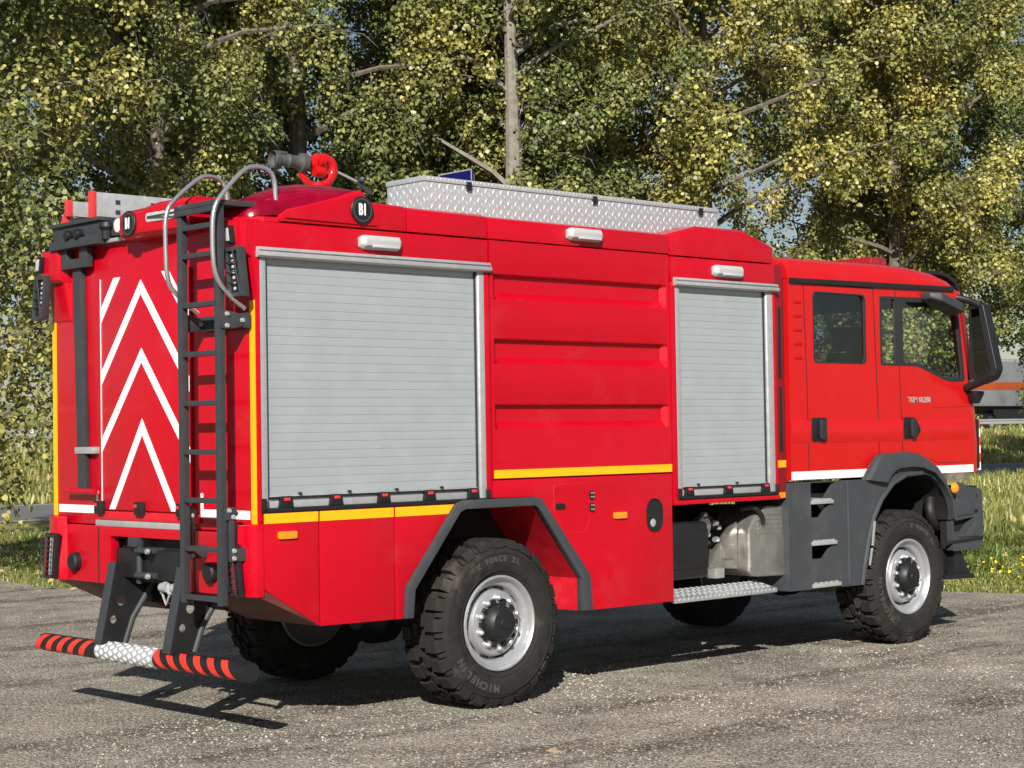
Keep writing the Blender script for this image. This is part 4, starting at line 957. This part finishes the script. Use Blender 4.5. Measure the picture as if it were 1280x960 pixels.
# ---- exposed bay under the front shutter
b = MB(); b.box(3.70, 4.19, -1.15, -.55, .72, 1.15); part(b, 'battery_box', 'black', bevel=.05, segs=4)
b = MB(); b.box(3.72, 4.17, -1.156, -1.1505, .80, 1.09); part(b, 'battery_cover', 'black', bevel=.002)
b = MB()
b.loft([[(4.64, y, .74), (4.72, y - .02, .69), (5.08, y - .02, .675), (5.11, y, .73), (5.09, y, 1.16), (5.06, y, 1.235), (4.86, y, 1.24), (4.70, y, 1.13), (4.645, y, 1.05)] for y in (-1.16, -1.10, -.60)], close=True, capends=True)
ex_ = part(b, 'silencer_housing', 'exhaust', bevel=.035, segs=4)
b = MB(); b.extr([(4.30, .78), (4.64, .75), (4.64, 1.12), (4.52, 1.02)], -1.05, -.98, 'y'); b.build('heat_shield', 'exhaust', ex_, bevel=.01)
b = MB(); b.box(4.45, 4.58, -1.075, -1.051, .84, .95); b.build('shield_boss', 'exhaust', ex_, bevel=.012)
for k in range(5):
    b = MB(); b.box(4.76, 5.04, -1.166, -1.1605, 1.02 + k * .036, 1.035 + k * .036); b.build('cooling_fin', 'exhaust', ex_)
b = MB(); b.box(4.31, 4.42, -1.10, -1.0, .70, .775); part(b, 'bracket_block', 'alu', bevel=.006)
b = MB(); b.tube(smooth_path([(4.62, -1.1, 1.22), (4.70, -1.17, 1.24), (4.78, -1.19, 1.17), (4.80, -1.18, 1.10)]), .018, 8); b.tube(smooth_path([(4.2, -1.0, 1.12), (4.34, -1.02, 1.2), (4.46, -.95, 1.05), (4.6, -.9, 1.18)]), .022, 8); b.tube(smooth_path([(4.2, -.9, 1.0), (4.36, -1.0, .98), (4.5, -.9, .92)]), .016, 8); part(b, 'hoses', 'black')
b = MB(); b.lathe([(0, -.03), (.07, -.03), (.08, -.02), (.08, .03), (.04, .05), (0, .05)], (4.28, -1.0, 1.10), 'y', 18); part(b, 'valve_body', 'exhaust')
for x, y, z in ((4.28, -1.02, 1.19), (4.36, -.98, 1.03), (4.44, -1.0, .99), (4.5, -.97, 1.08), (4.4, -1.03, 1.12)):
    b = MB(); b.lathe([(0, -.02), (.022, -.02), (.022, .02), (0, .02)], (x, y, z), 'x', 8); part(b, 'pipe_fitting', 'alu')
# tread-plate step
b = MB(); b.extr([(-1.25, .565), (-1.25, .598), (-1.05, .645), (-1.05, .61)], 3.672, 4.87, 'x'); st = part(b, 'side_step', 'alu', bevel=.003)
u_ = Vector((1, 0, 0)); v_ = Vector((0, .20, .047)).normalized()
diamonds((3.68, -1.248, .6005), u_, v_, 1.17, .19, .062, (0, -.22, .97), .027, st)
diamonds((3.68, -1.2505, .567), u_, (0, 0, 1), 1.17, .03, .05, (0, -1, 0), .015, st)

# ---- wheels
def letters_arc(body, r, a0, step, y, parent, size):
    out_ = MB()
    vs = []; fs = []; me = bpy.data.meshes.new('lettering'); bm = bmesh.new()
    for i, ch in enumerate(body):
        if ch == ' ': continue
        t = text_mesh(ch, size, .0025, .003); a = a0 - i * step
        M_ = frame_mtx((r * math.cos(a), y, r * math.sin(a)), (math.sin(a), 0, -math.cos(a)), (math.cos(a), 0, math.sin(a)))
        t.transform(M_); bm.from_mesh(t); bpy.data.meshes.remove(t)
    bm.to_mesh(me); bm.free(); me.materials.append(MATS['tyre_letter'])
    return tag(link('lettering', me, (0, 0, 0), parent), kind='stuff')
def make_wheel():
    """axis along y, outer face towards -y, centre at the origin; y = 0 is the rim flange plane"""
    root = MB()
    root.lathe([(.302, .012), (.318, .008), (.322, .0), (.318, -.008), (.308, -.010), (.299, -.002), (.293, .018), (.287, .032), (.268, .040), (.258, .044), (.251, .056), (.246, .075), (.244, .098), (.236, .104), (.230, .092), (.222, .050), (.212, .034), (.196, .028), (.10, .026), (.10, .06), (.23, .13), (.30, .16), (.315, .36), (.30, .37)], n=64)
    w = root.build('wheel', 'wheel_silver', None); ORIGIN[w] = Vector((0, 0, 0)); w.data.transform(Matrix.Translation(w.location)); w.location = (0, 0, 0)
    t = MB()
    prof = [(.318, .012), (.332, .002), (.352, -.012), (.40, -.022), (.45, -.022), (.490, -.012), (.508, .004), (.518, .028), (.525, .05), (.530, .09), (.530, .29), (.525, .33), (.518, .352), (.512, .376), (.48, .39), (.40, .395), (.34, .375), (.315, .36)]
    t.lathe(prof, n=72)
    # small raised rings on the sidewall
    for rr, y in ((.470, -.0185), (.355, -.0135)): t.lathe([(rr - .006, y + .004), (rr - .002, y - .004), (rr + .002, y - .004), (rr + .006, y + .005)], n=72)
    N = 25
    def lug(a0, a1, sec0, sec1):
        """block between angles a0,a1; sec = list of (r, y) corner points, same count on both ends"""
        v = [(r * math.cos(a0), y, r * math.sin(a0)) for r, y in sec0] + [(r * math.cos(a1), y, r * math.sin(a1)) for r, y in sec1]
        m = len(sec0); t.add(v, [tuple(range(m)), tuple(range(2 * m - 1, m - 1, -1))] + [(i, (i + 1) % m, m + (i + 1) % m, m + i) for i in range(m)])
    dA = 2 * PI / N
    for i in range(N):
        a = i * dA; e = .012 * (i % 2)
        for flip in (0, 1):
            off = a + (dA * .5 if flip else 0)
            def f(sec): return [(r, .37 - y) if flip else (r, y) for r, y in sec]
            lug(off, off + dA * .60, f([(.507, -.0105 + e * .3), (.556, .012), (.567, .026), (.567, .105 + e), (.525, .108 + e), (.50, .03)]), f([(.507, -.0105 + e * .3), (.556, .012), (.567, .026), (.567, .120 + e), (.525, .122 + e), (.50, .03)]))
            # small shoulder bar between big lugs
            lug(off + dA * .70, off + dA * .90, f([(.515, -.004), (.545, .016), (.549, .04), (.535, .06), (.50, .03)]), f([(.515, -.004), (.545, .016), (.549, .04), (.535, .06), (.50, .03)]))
            off2 = a + (dA * .32 if flip else dA * .82)
            lug(off2, off2 + dA * .58, f([(.567, .130), (.567, .178), (.525, .178), (.525, .130)]), f([(.567, .140), (.567, .176), (.525, .176), (.525, .140)]))
    ty = t.build('tyre', 'tyre', None, ang=28); ty.data.transform(Matrix.Translation(ORIGIN[ty])); ty.location = (0, 0, 0); ty.parent = w
    h = MB(); h.lathe([(0, -.062), (.035, -.062), (.038, -.056), (.05, -.056), (.095, -.050), (.112, -.034), (.122, -.01), (.134, .02), (.136, .04), (.10, .045)], n=40)
    for k in range(10):
        a = 2 * PI * k / 10; h.obox((.146 * math.cos(a), .016, .146 * math.sin(a)), (.020 * math.cos(a), 0, .020 * math.sin(a)), (0, .016, 0), (-.016 * math.sin(a), 0, .016 * math.cos(a)))
    hb = h.build('hub', 'black', None); hb.data.transform(Matrix.Translation(ORIGIN[hb])); hb.location = (0, 0, 0); hb.parent = w
    nm = None
    for k in range(10):
        a = 2 * PI * (k + .5) / 10
        if nm is None:
            g = MB(); g.lathe([(.026, 0), (.026, -.006), (.0185, -.008), (.0175, -.030), (.011, -.038), (0, -.038)], (0, 0, 0), 'y', 8); gb = g.build('wheel_nut', 'wheel_silver', None); gb.data.transform(Matrix.Translation(ORIGIN[gb])); nm = gb.data
        else: gb = bpy.data.objects.new('wheel_nut', nm); col.objects.link(gb)
        gb.parent = w; gb.location = (.170 * math.cos(a), .027, .170 * math.sin(a))
    nm = None
    for k in range(10):
        a = 2 * PI * k / 10
        if nm is None:
            g = MB(); g.obox((0, 0, 0), (.012, 0, 0), (0, .01, 0), (0, 0, .03)); gb = g.build('hand_hole', 'deep_black', None); gb.data.transform(Matrix.Translation(ORIGIN[gb])); nm = gb.data
        else: gb = bpy.data.objects.new('hand_hole', nm); col.objects.link(gb)
        gb.parent = w; gb.location = (.232 * math.cos(a), .085, .232 * math.sin(a)); gb.rotation_euler = (0, -a, 0)
    l1 = letters_arc('MICHELIN', .433, math.radians(262), -.125 * -1, -.0235, w, .068)
    l2 = letters_arc('X FORCE ZL', .432, math.radians(118), .095, -.0235, w, .048)
    p = MB()
    for a0, a1 in ((math.radians(252), math.radians(272)), (math.radians(60), math.radians(76))):
        rs = np.linspace(a0, a1, 8); p.loft([[((r) * math.cos(a), -.0235, (r) * math.sin(a)) for r in (.405, .458)] for a in rs])
    return w
wheel = make_wheel()
def wheel_copy(x, y, s, roll, first=False):
    if first: w = wheel
    else:
        w = wheel.copy(); col.objects.link(w)
        for ch in list(wheel.children):
            c = ch.copy(); col.objects.link(c); c.parent = w
    w.parent = T; w.location = Vector((x, y, .566)) - ORIGIN[T]
    w.rotation_euler = (0, roll, 0) if s < 0 else (0, roll, PI)
    return w
WHEELS = [(1.952, -1.222, -1, .0), (6.673, -1.222, -1, .55), (1.952, 1.222, 1, .3), (6.673, 1.222, 1, 1.1)]
for i, (x, y, s, r) in enumerate(WHEELS[1:]): wheel_copy(x, y, s, r)
wheel_copy(*WHEELS[0], first=True)

# ---- cab
CY = 1.17
def xs_front(z): return float(np.interp(z, [1.42, 1.66, 1.92, 2.27, 2.65, 3.04], [7.80, 7.815, 7.79, 7.735, 7.665, 7.585]))
RW = rrect(5.493, 6.213, 2.368, 2.955, .05)
FW_ = rpoly([(6.412, 2.362), (6.412, 2.952), (7.505, 2.968), (7.60, 2.90), (7.685, 2.235), (7.395, 2.232), (7.00, 2.352), (6.90, 2.362)], [.03, .03, .05, .05, .04, .12, .12, .05])
for s in (-1, 1):
    outer = [(5.175, 1.425)] + [(xs_front(z), z) for z in (1.425, 1.66, 1.80, 1.92, 2.1, 2.27, 2.45, 2.65, 2.85, 3.045)] + [(5.175, 3.045)]
    b = MB(); b.extr(outer, s * CY, s * (CY - .05), 'y', holes=[RW, FW_]); cs = part(b, 'cab_side', 'cab_red', ang=30)
    # rounded front corner running from the side to the windscreen
    b = MB(); zs = [1.425, 1.55, 1.66, 1.80, 1.92, 2.1, 2.27, 2.45, 2.65, 2.85, 3.045]
    b.loft([[(xs_front(z) + dx, s * (CY - dy), z) for dx, dy in ((0, 0), (.05, .008), (.095, .03), (.125, .07), (.142, .125), (.15, .2))] for z in zs]); part(b, 'cab_corner', 'cab_red', ang=40)
    # glass
    def grow(poly, g):
        c = sum((Vector(p) for p in poly), Vector((0, 0))) / len(poly); return [tuple(c + (Vector(p) - c) * (1 + g)) for p in poly]
    b = MB(); b.extr(RW, s * (CY - .016), s * (CY - .021), 'y'); b.build('crew_window', 'glass_dark', cs, smooth=False)
    b = MB(); b.extr(RW, s * (CY + .002), s * (CY - .018), 'y', holes=[grow(RW, -.045)]); b.build('window_seal', 'rubber', cs, smooth=False)
    b = MB(); b.extr(FW_, s * (CY - .016), s * (CY - .021), 'y'); b.build('door_window', 'glass_clear', cs, smooth=False)
    b = MB(); b.extr(FW_, s * (CY + .002), s * (CY - .018), 'y', holes=[[(6.437, 2.385), (6.437, 2.93), (6.635, 2.932), (6.635, 2.382)], rpoly([(6.745, 2.392), (6.745, 2.915), (7.49, 2.93), (7.56, 2.88), (7.645, 2.268), (7.40, 2.265), (7.00, 2.382), (6.9, 2.39)], [.03, .04, .05, .04, .03, .1, .1, .03])]); b.build('window_seal', 'rubber', cs, smooth=False)
    if s > 0: continue
    # door shut lines
    def seam(path, w=.004, name='door_seam'):
        b = MB()
        for a, c in zip(path[:-1], path[1:]):
            a = Vector((a[0], 0, a[1])); c = Vector((c[0], 0, c[1])); m = (a + c) / 2; d = (c - a); l_ = d.length / 2 + w * .5; d.normalize(); n = Vector((-d.z, 0, d.x))
            b.obox((m.x, -CY - .0006, m.z), d * l_, n * w, (0, .0012, 0))
        b.build(name, 'deep_black', cs, smooth=False)
    seam([(5.405, 1.43), (5.40, 2.2), (5.375, 3.01), (6.322, 3.012), (6.345, 2.4), (6.365, 1.9), (6.37, 1.45)])
    seam([(6.637, 3.015), (6.68, 2.36), (6.70, 1.9), (6.705, 1.60)])
    seam([(7.10, 1.56), (7.25, 1.52), (7.72, 1.52)], .002)
    b = MB(); b.extr([(5.19, 3.005), (5.19, 3.048), (7.515, 3.078), (7.515, 3.035)], -CY - .002, -CY - .022, 'y'); part(b, 'drip_rail', 'black', bevel=.006)
    for k in range(5):
        z = 2.86 - k * .112; b = MB(); b.obox((5.29, -CY - .004, z), (.052, 0, 0), (0, .006, .004), (0, -.004, .011)); b.build('louvre', 'cab_red', cs, bevel=.004)
    # crease of the doors and wheel-side shoulder
    b = MB(); b.extr([(1.715, .0), (1.735, .007), (1.89, .010), (1.905, .0)], 5.18, 7.74, 'x'); b.v = [(p[0], -CY - p[2] + .0006, p[1]) for p in b.v]; b.build('door_crease', 'cab_red', cs, ang=50)
    # white stripe
    b = MB(); b.box(5.178, 6.19, -CY - .0035, -CY - .0006, 1.428, 1.494); b.build('white_stripe', 'white_paint', cs, smooth=False)
    b = MB(); b.box(7.05, 7.785, -CY - .0035, -CY - .0006, 1.428, 1.494); b.build('white_stripe', 'white_paint', cs, smooth=False)
    # handles
    for x0, pts in ((5.437, [(0, 0), (.19, 0), (.20, .02), (.20, .175), (.185, .19), (.0, .19)]), (6.712, [(0, .0), (.19, .01), (.252, .07), (.235, .11), (.17, .185), (0, .19)])):
        q = rpoly([(x0 + a, 1.735 + c) for a, c in pts], .02); b = MB(); b.extr(q, -CY - .010, -CY - .016, 'y'); hd = b.build('handle_cup', 'black', cs, bevel=.003)
        b = MB(); b.extr(rrect(x0 + .085, x0 + .165, 1.745, 1.91, .025), -CY - .017, -CY - .045, 'y'); b.build('door_handle', 'rubber', cs, bevel=.01)
    place_text('badge', 'TGM 18.290', .066, frame_mtx((6.965, -CY - .0015, 2.07), (1, 0, 0), (0, 0, 1)), 'galv', cs, .003, .0015)
    b = MB(); b.extr(rpoly([(7.16, 2.02), (7.80, 2.035), (7.79, 2.02), (7.2, 2.003)], .004), -CY - .0008, -CY - .005, 'y'); b.build('body_line', 'cab_red', cs)
# roof
b = MB(); secs = []
for x, zr, zs_, k in ((5.17, 3.222, 3.045, 1), (5.24, 3.236, 3.045, 1), (5.9, 3.246, 3.045, 1), (6.6, 3.252, 3.045, 1), (7.0, 3.244, 3.045, 1), (7.3, 3.215, 3.045, 1), (7.50, 3.17, 3.045, .99), (7.60, 3.12, 3.045, .975), (7.68, 3.07, 3.045, .95)):
    h = zr - zs_; q = []
    for yy, t in ((1.0, 0), (.992, .35), (.972, .62), (.935, .83), (.88, .94), (.78, .99), (.4, 1.02), (0, 1.03)): q.append((x, -CY * yy * k, zs_ + h * t))
    q += [(p[0], -p[1], p[2]) for p in reversed(q[:-1])]; secs.append(q)
b.loft(secs); roof = part(b, 'cab_roof', 'cab_red', ang=60)
b = MB(); b.add([tuple(p) for p in secs[0]], [tuple(range(len(secs[0])))]); part(b, 'roof_rear_edge', 'cab_red')
# rear wall, floor, screen and front of the cab
b = MB(); b.box(5.18, 5.22, -1.12, 1.12, 1.43, 3.04); part(b, 'cab_rear_wall', 'black')
b = MB(); b.box(5.22, 7.75, -1.12, 1.12, 1.425, 1.46); b.box(5.22, 7.7, -1.118, -1.09, 1.46, 2.2); b.box(5.22, 7.7, 1.09, 1.118, 1.46, 2.2); b.box(7.3, 7.75, -1.1, 1.1, 1.46, 2.18); part(b, 'cab_interior', 'seat')
b = MB(); b.box(5.22, 7.4, -1.1, 1.1, 3.02, 3.05); part(b, 'headliner', 'seat')
zs = [2.02, 2.27, 2.65, 3.045]
b = MB(); b.loft([[(xs_front(z) + .15 + (.02 if abs(y) < .5 else 0), y, z) for y in (-.97, -.5, 0, .5, .97)] for z in zs]); part(b, 'windscreen', 'glass_clear')
b = MB(); b.loft([[(xs_front(z) + .15 + (.02 if abs(y) < .5 else 0), y, z) for y in (-.97, -.5, 0, .5, .97)] for z in (1.425, 1.66, 1.92, 2.02)]); fp = part(b, 'front_panel', 'cab_red')
b = MB(); b.box(7.975, 7.995, -.85, .85, 1.5, 1.85); part(b, 'grille', 'black')
b = MB(); vz = [(7.40, 3.225), (7.60, 3.212), (7.74, 3.16), (7.81, 3.085), (7.845, 2.97)]
b.loft([[(x, y, z) for x, z in vz] + [(x - .025, y, z - .03) for x, z in reversed(vz)] for y in (-1.06, 1.06)], close=True, capends=True); part(b, 'sun_visor', 'black', bevel=.006)
b = MB(); b.box(7.87, 7.93, -1.150, -1.05, 1.46, 1.90); part(b, 'corner_intake', 'black', bevel=.01)
b = MB(); b.loft([[(xs_front(z) + .012, -CY - .006, z), (xs_front(z) + .10, -CY + .012, z), (xs_front(z) + .125, -CY + .045, z)] for z in (2.25, 2.45, 2.65, 2.85, 2.99)]); part(b, 'pillar_shade', 'shaded_red')  # added strip; its darker red paints the shade on the A-pillar
for k in range(6):
    b = MB(); b.box(7.931, 7.95, -1.145, -1.09, 1.44 + k * .075, 1.513 + k * .075); part(b, 'warning_strip', 'white_paint' if k % 2 == 0 else 'orange_red')
# seats and headrests
for x, ys in ((6.95, (-.65, .65)), (5.62, (-.75, 0, .75))):
    for y in ys:
        b = MB(); b.box(x - .2, x + .3, y - .24, y + .24, 1.5, 2.0); b.loft([[(x - .22 - .12 * t, y - w, 1.95 + t * .55), (x - .08 - .12 * t, y - w, 1.95 + t * .55), (x - .08 - .12 * t, y + w, 1.95 + t * .55), (x - .22 - .12 * t, y + w, 1.95 + t * .55)] for t, w in ((0, .24), (.7, .25), (1, .2))], close=True, capends=True); b.box(x - .36, x - .24, y - .13, y + .13, 2.51, 2.72); part(b, 'seat', 'seat', bevel=.03)
b = MB(); b.tube([(7.18 + .08 * math.sin(a), .65 + .22 * math.cos(a), 2.22 + .2 * math.sin(a)) for a in np.linspace(0, 2 * PI, 24, endpoint=False)], .016, 7, closed=True); part(b, 'steering_wheel', 'black')
# mirrors
b = MB(); b.tube(smooth_path([(7.54, -1.08, 3.0), (7.60, -1.16, 2.985), (7.64, -1.27, 2.95), (7.65, -1.37, 2.90)]), .032, 9); mir = part(b, 'mirror_arm', 'black')
b = MB(); b.tube(smooth_path([(7.70, -1.13, 2.16), (7.67, -1.22, 2.19), (7.655, -1.38, 2.235), (7.65, -1.48, 2.30)]), .036, 9); part(b, 'mirror_arm', 'black')
mp2 = [(-1.25, 2.925), (-1.40, 2.92), (-1.525, 2.33), (-1.48, 2.245), (-1.335, 2.20), (-1.25, 2.30)]
b = MB(); b.extr(rpoly(mp2, .03), 7.635, 7.75, 'x'); hs_ = b.build('mirror_housing', 'black', mir, bevel=.015, segs=3)
gp = [(-1.285, 2.88), (-1.362, 2.875), (-1.432, 2.51), (-1.30, 2.51)]; gp2 = [(-1.305, 2.485), (-1.437, 2.485), (-1.468, 2.33), (-1.345, 2.275), (-1.305, 2.33)]
for g in (gp, gp2): b = MB(); b.extr(rpoly(g, .012), 7.628, 7.634, 'x'); b.build('mirror_glass', 'mirror_glass', mir, smooth=False)
b = MB(); b.loft([[(x, -CY - .01, z + h), (x, -CY - d, z + h * .8), (x, -CY - d * 1.05, z - h * .6), (x, -CY - .01, z - h)] for x, z, h, d in ((7.02, 2.975, .035, .10), (7.10, 2.955, .055, .17), (7.42, 2.875, .06, .17), (7.48, 2.86, .045, .10))], close=True, capends=True); part(b, 'kerb_mirror', 'dark_grey', bevel=.015, segs=3)
b = MB(); b.loft([[(7.70, -CY - .01, z0), (7.70, -CY - .10, z0), (7.84, -CY - .10, z0), (7.86, -CY + .03, z0)] for z0 in (2.15, 2.125)] + [[(7.73, -CY - .01, 2.04), (7.75, -CY - .06, 2.04), (7.84, -CY - .05, 2.04), (7.85, -CY + .03, 2.04)]], close=True, capends=True); part(b, 'mirror_foot', 'black', bevel=.012)
# roof beacon and aerial
b = MB(); b.box(7.22, 7.46, -.52, .52, 3.30, 3.385); be = part(b, 'light_bar', 'lamp_red', bevel=.02, segs=3)
b = MB(); b.box(7.24, 7.44, -.50, .50, 3.21, 3.298); b.build('light_bar_base', 'black', be)
b = MB(); b.tube([(7.52, -.62, 3.15), (7.52, -.62, 3.25), (7.505, -.62, 3.62)], [.014, .008, .004], 6); part(b, 'aerial', 'black')

# ---- fender, steps and bumper of the cab
FY = 1.222
arch_in = [(7.335, 1.02), (7.325, 1.14), (7.27, 1.25), (7.17, 1.345), (7.05, 1.41), (6.90, 1.44), (6.66, 1.43), (6.46, 1.36), (6.30, 1.235), (6.19, 1.09), (6.11, .90), (6.05, .70), (6.012, .541)]
for s in (-1, 1):
    outer = [(5.085, .553), (5.085, 1.41), (6.08, 1.408), (6.20, 1.54), (6.28, 1.605), (6.36, 1.622), (6.74, 1.622), (6.86, 1.605), (7.11, 1.487), (7.23, 1.37), (7.345, 1.18), (7.372, 1.03)] + arch_in
    holes = [[(5.354, 1.402), (5.68, 1.402), (5.53, 1.268), (5.354, 1.268)], [(5.354, 1.228), (5.605, 1.228), (5.475, 1.122), (5.354, 1.122)], [(5.354, .897), (5.635, .897), (5.51, .79), (5.354, .79)]]
    b = MB(); b.extr(outer, s * FY, s * (FY - .03), 'y', holes=holes); fe = part(b, 'step_fender', 'fender_grey', ang=25)
    b = MB(); b.box(5.09, 5.99, s * .80, s * 1.02, .57, 1.40); part(b, 'step_box', 'deep_black')
    b = MB(); b.box(5.06, 5.085, s * .80, s * FY, .553, 1.41); part(b, 'fender_side', 'fender_grey', bevel=.004)
    if s < 0:
        for x1, z in ((5.625, 1.248), (5.665, .917), (5.71, .578)):
            b = MB(); b.box(5.352, x1, -FY - .022, -1.0, z - .018, z + .012); sp = part(b, 'step_tread', 'alu_bright', bevel=.003)
            b = MB()
            for k in range(5): xx = 5.375 + k * (x1 - 5.40) / 4.6; b.box(xx, xx + .03, -FY - .018, -1.02, z + .012, z + .024)
            b.build('tread_teeth', 'alu_bright', sp)
        b = MB(); b.tube([(5.845, -FY + .002, .56), (5.845, -FY + .002, 1.40)], .012, 8); part(b, 'panel_ridge', 'fender_grey')
        # raised upper fender lip and arch flare
        b = MB(); up = [(6.09, 1.405), (6.21, 1.545), (6.29, 1.607), (6.36, 1.624), (6.74, 1.624), (6.86, 1.607), (7.11, 1.489), (7.23, 1.372), (7.347, 1.18), (7.375, 1.03)]
        lo = [(6.34, 1.375), (6.40, 1.44), (6.46, 1.475), (6.52, 1.492), (6.70, 1.50), (6.86, 1.49), (7.04, 1.44), (7.17, 1.345), (7.29, 1.20), (7.335, 1.03)]
        secs = [[(p[0], -FY - .001, p[1]) for p in up], [(p[0] * .9 + q[0] * .1, -FY - .035, p[1] * .9 + q[1] * .1) for p, q in zip(up, lo)], [(p[0] * .25 + q[0] * .75, -FY - .055, p[1] * .25 + q[1] * .75) for p, q in zip(up, lo)], [(q[0], -FY - .05, q[1]) for q in lo], [(q[0], -FY + .02, q[1]) for q in lo]]
        b.loft(secs); part(b, 'fender_lip', 'fender_grey', ang=35)
        b = MB(); b.tube([(p[0], -FY - .006, p[1]) for p in arch_in[5:]], .020, 8); part(b, 'arch_edge', 'fender_grey')
        b = MB(); b.extr([(6.155, 1.06), (6.185, 1.06), (6.145, .86), (6.118, .86)], -FY - .027, -FY - .031, 'y'); b.extr([(6.11, .84), (6.138, .84), (6.10, .70), (6.075, .70)], -FY - .027, -FY - .031, 'y'); part(b, 'edge_reflector', 'galv', smooth=False)
        b = MB(); b.lathe([(0, -.035), (.03, -.03), (.045, -.015), (.048, 0)], (7.318, -FY - .05, 1.298), 'y', 18); part(b, 'side_indicator', 'amber')
    # wheel housing of the front axle
    b = MB(); b.loft([[(p[0], s * y, p[1]) for p in arch_in] for y in (FY - .031, .62)]); part(b, 'front_arch_liner', 'deep_black')
    # bumper corner with step wells
    bo = rpoly([(7.375, 1.30), (7.42, 1.255), (7.50, 1.345), (7.62, 1.30), (7.84, 1.275), (7.86, .98), (7.83, .745), (7.36, .74), (7.355, 1.0)], .025)
    ho = [(7.385, 1.005), (7.72, 1.03), (7.55, .91), (7.385, .905)]
    b = MB(); b.extr(bo, s * (FY - .005), s * (FY - .06), 'y', holes=[ho]); bc = part(b, 'bumper_corner', 'fender_grey', ang=30)
    b = MB(); b.box(7.36, 7.83, s * 1.0, s * (FY - .065), .76, 1.22); b.build('step_well', 'deep_black', bc)
    b = MB(); b.loft([[(7.845 + d, s * (FY - .06), z), (7.93 + d, s * (FY - .10), z), (7.99 + d, s * (FY - .28), z), (8.03 + d, s * .1, z)] for z, d in ((.745, -.03), (.98, .0), (1.30, -.02))]); part(b, 'bumper_front', 'fender_grey')
    if s < 0:
        for z, w in ((1.075, .20), (.83, .28)):
            b = MB(); b.obox((7.56, -FY + .002, z), (w, 0, .01), (0, .006, 0), (0, 0, .014)); b.build('bumper_groove', 'black', bc, bevel=.003)
        b = MB(); b.extr([(7.42, 1.20), (7.60, 1.18), (7.70, 1.10), (7.70, 1.06), (7.42, 1.045)], -FY + .0045, -FY - .006, 'y'); b.build('bumper_boss', 'fender_grey', bc, bevel=.004)
        b = MB(); b.extr([(7.46, .885), (7.56, .885), (7.72, 1.0), (7.76, 1.0), (7.76, .86), (7.46, .86)], -FY + .0045, -FY - .006, 'y'); b.build('bumper_boss', 'fender_grey', bc, bevel=.004)
        for x, z in ((7.745, 1.22), (7.745, .90)):
            b = MB(); b.lathe([(0, -.008), (.012, -.008), (.016, 0), (0, 0)], (x, -FY + .004, z), 'y', 10); b.build('bumper_bolt', 'black', bc)
        b = MB(); b.loft([[(7.24, -FY + .01, .535), (7.70, -FY + .01, .525), (7.72, -FY + .01, .485), (7.24, -FY + .01, .50)], [(7.26, -1.0, .56), (7.72, -1.0, .55), (7.73, -1.0, .5), (7.26, -1.0, .51)]], close=True, capends=True)
        b.loft([[(7.45, -FY + .05, .738), (7.56, -FY + .05, .738), (7.69, -FY + .05, .53), (7.46, -FY + .05, .53)], [(7.45, -1.02, .738), (7.56, -1.02, .738), (7.69, -1.02, .53), (7.46, -1.02, .53)]], close=True, capends=True); part(b, 'bumper_step', 'black', bevel=.008)
        b = MB(); b.box(7.36, 7.45, -1.1, -1.0, .55, 1.2); b.tube(smooth_path([(7.28, -1.05, 1.20), (7.22, -1.08, 1.10), (7.27, -1.08, 1.0), (7.35, -1.05, .95)]), .05, 10); part(b, 'steering_linkage', 'black', bevel=.01)
b = MB(); b.box(7.3, 7.9, -.95, .95, .78, 1.3); part(b, 'bumper_core', 'deep_black')
# ribbed hose between cab and body
b = MB(); b.tube([(5.11, -1.08, 1.55), (5.11, -1.07, 2.85)], .03, 8); part(b, 'intake_duct', 'black')
for k in range(22):
    pass

# ------------------------------------------------------------------ ladder lying on the roof (a loose thing)
al = thing('aluminium_ladder', 'aluminium extension ladder with red end caps lying on the fire truck roof', 'ladder', (2.0, 1.0, 3.35))
for y, x0, z0, z1 in ((.83, .10, 3.37, 3.545), (1.12, .08, 3.405, 3.51), (1.16, .08, 3.345, 3.40)):
    b = MB(); b.extr([(y - .012, z0), (y + .022, z0), (y + .022, z0 + .012), (y, z0 + .012), (y, z1 - .012), (y + .022, z1 - .012), (y + .022, z1), (y - .012, z1)], x0, 4.1, 'x'); rl = b.build('stile', 'alu_bright', al, bevel=.002)
    b = MB(); b.box(x0 - .03, x0 + .012, y - .018, y + .028, z0 - .006, z1 + .006); b.build('end_cap', 'latch_red', al, bevel=.008)
for k in range(14):
    x = .28 + k * .28
    b = MB(); b.box(x - .016, x + .016, .832, 1.12, 3.47, 3.50); b.build('rung', 'alu', al, bevel=.003)
    b = MB(); b.box(x - .018, x + .018, .8145, .8175, 3.47, 3.50); b.build('rung_end', 'dark_grey', al)
    b = MB(); b.box(x - .018, x + .018, .8145, .8175, 3.40, 3.43); b.build('rung_end', 'dark_grey', al)
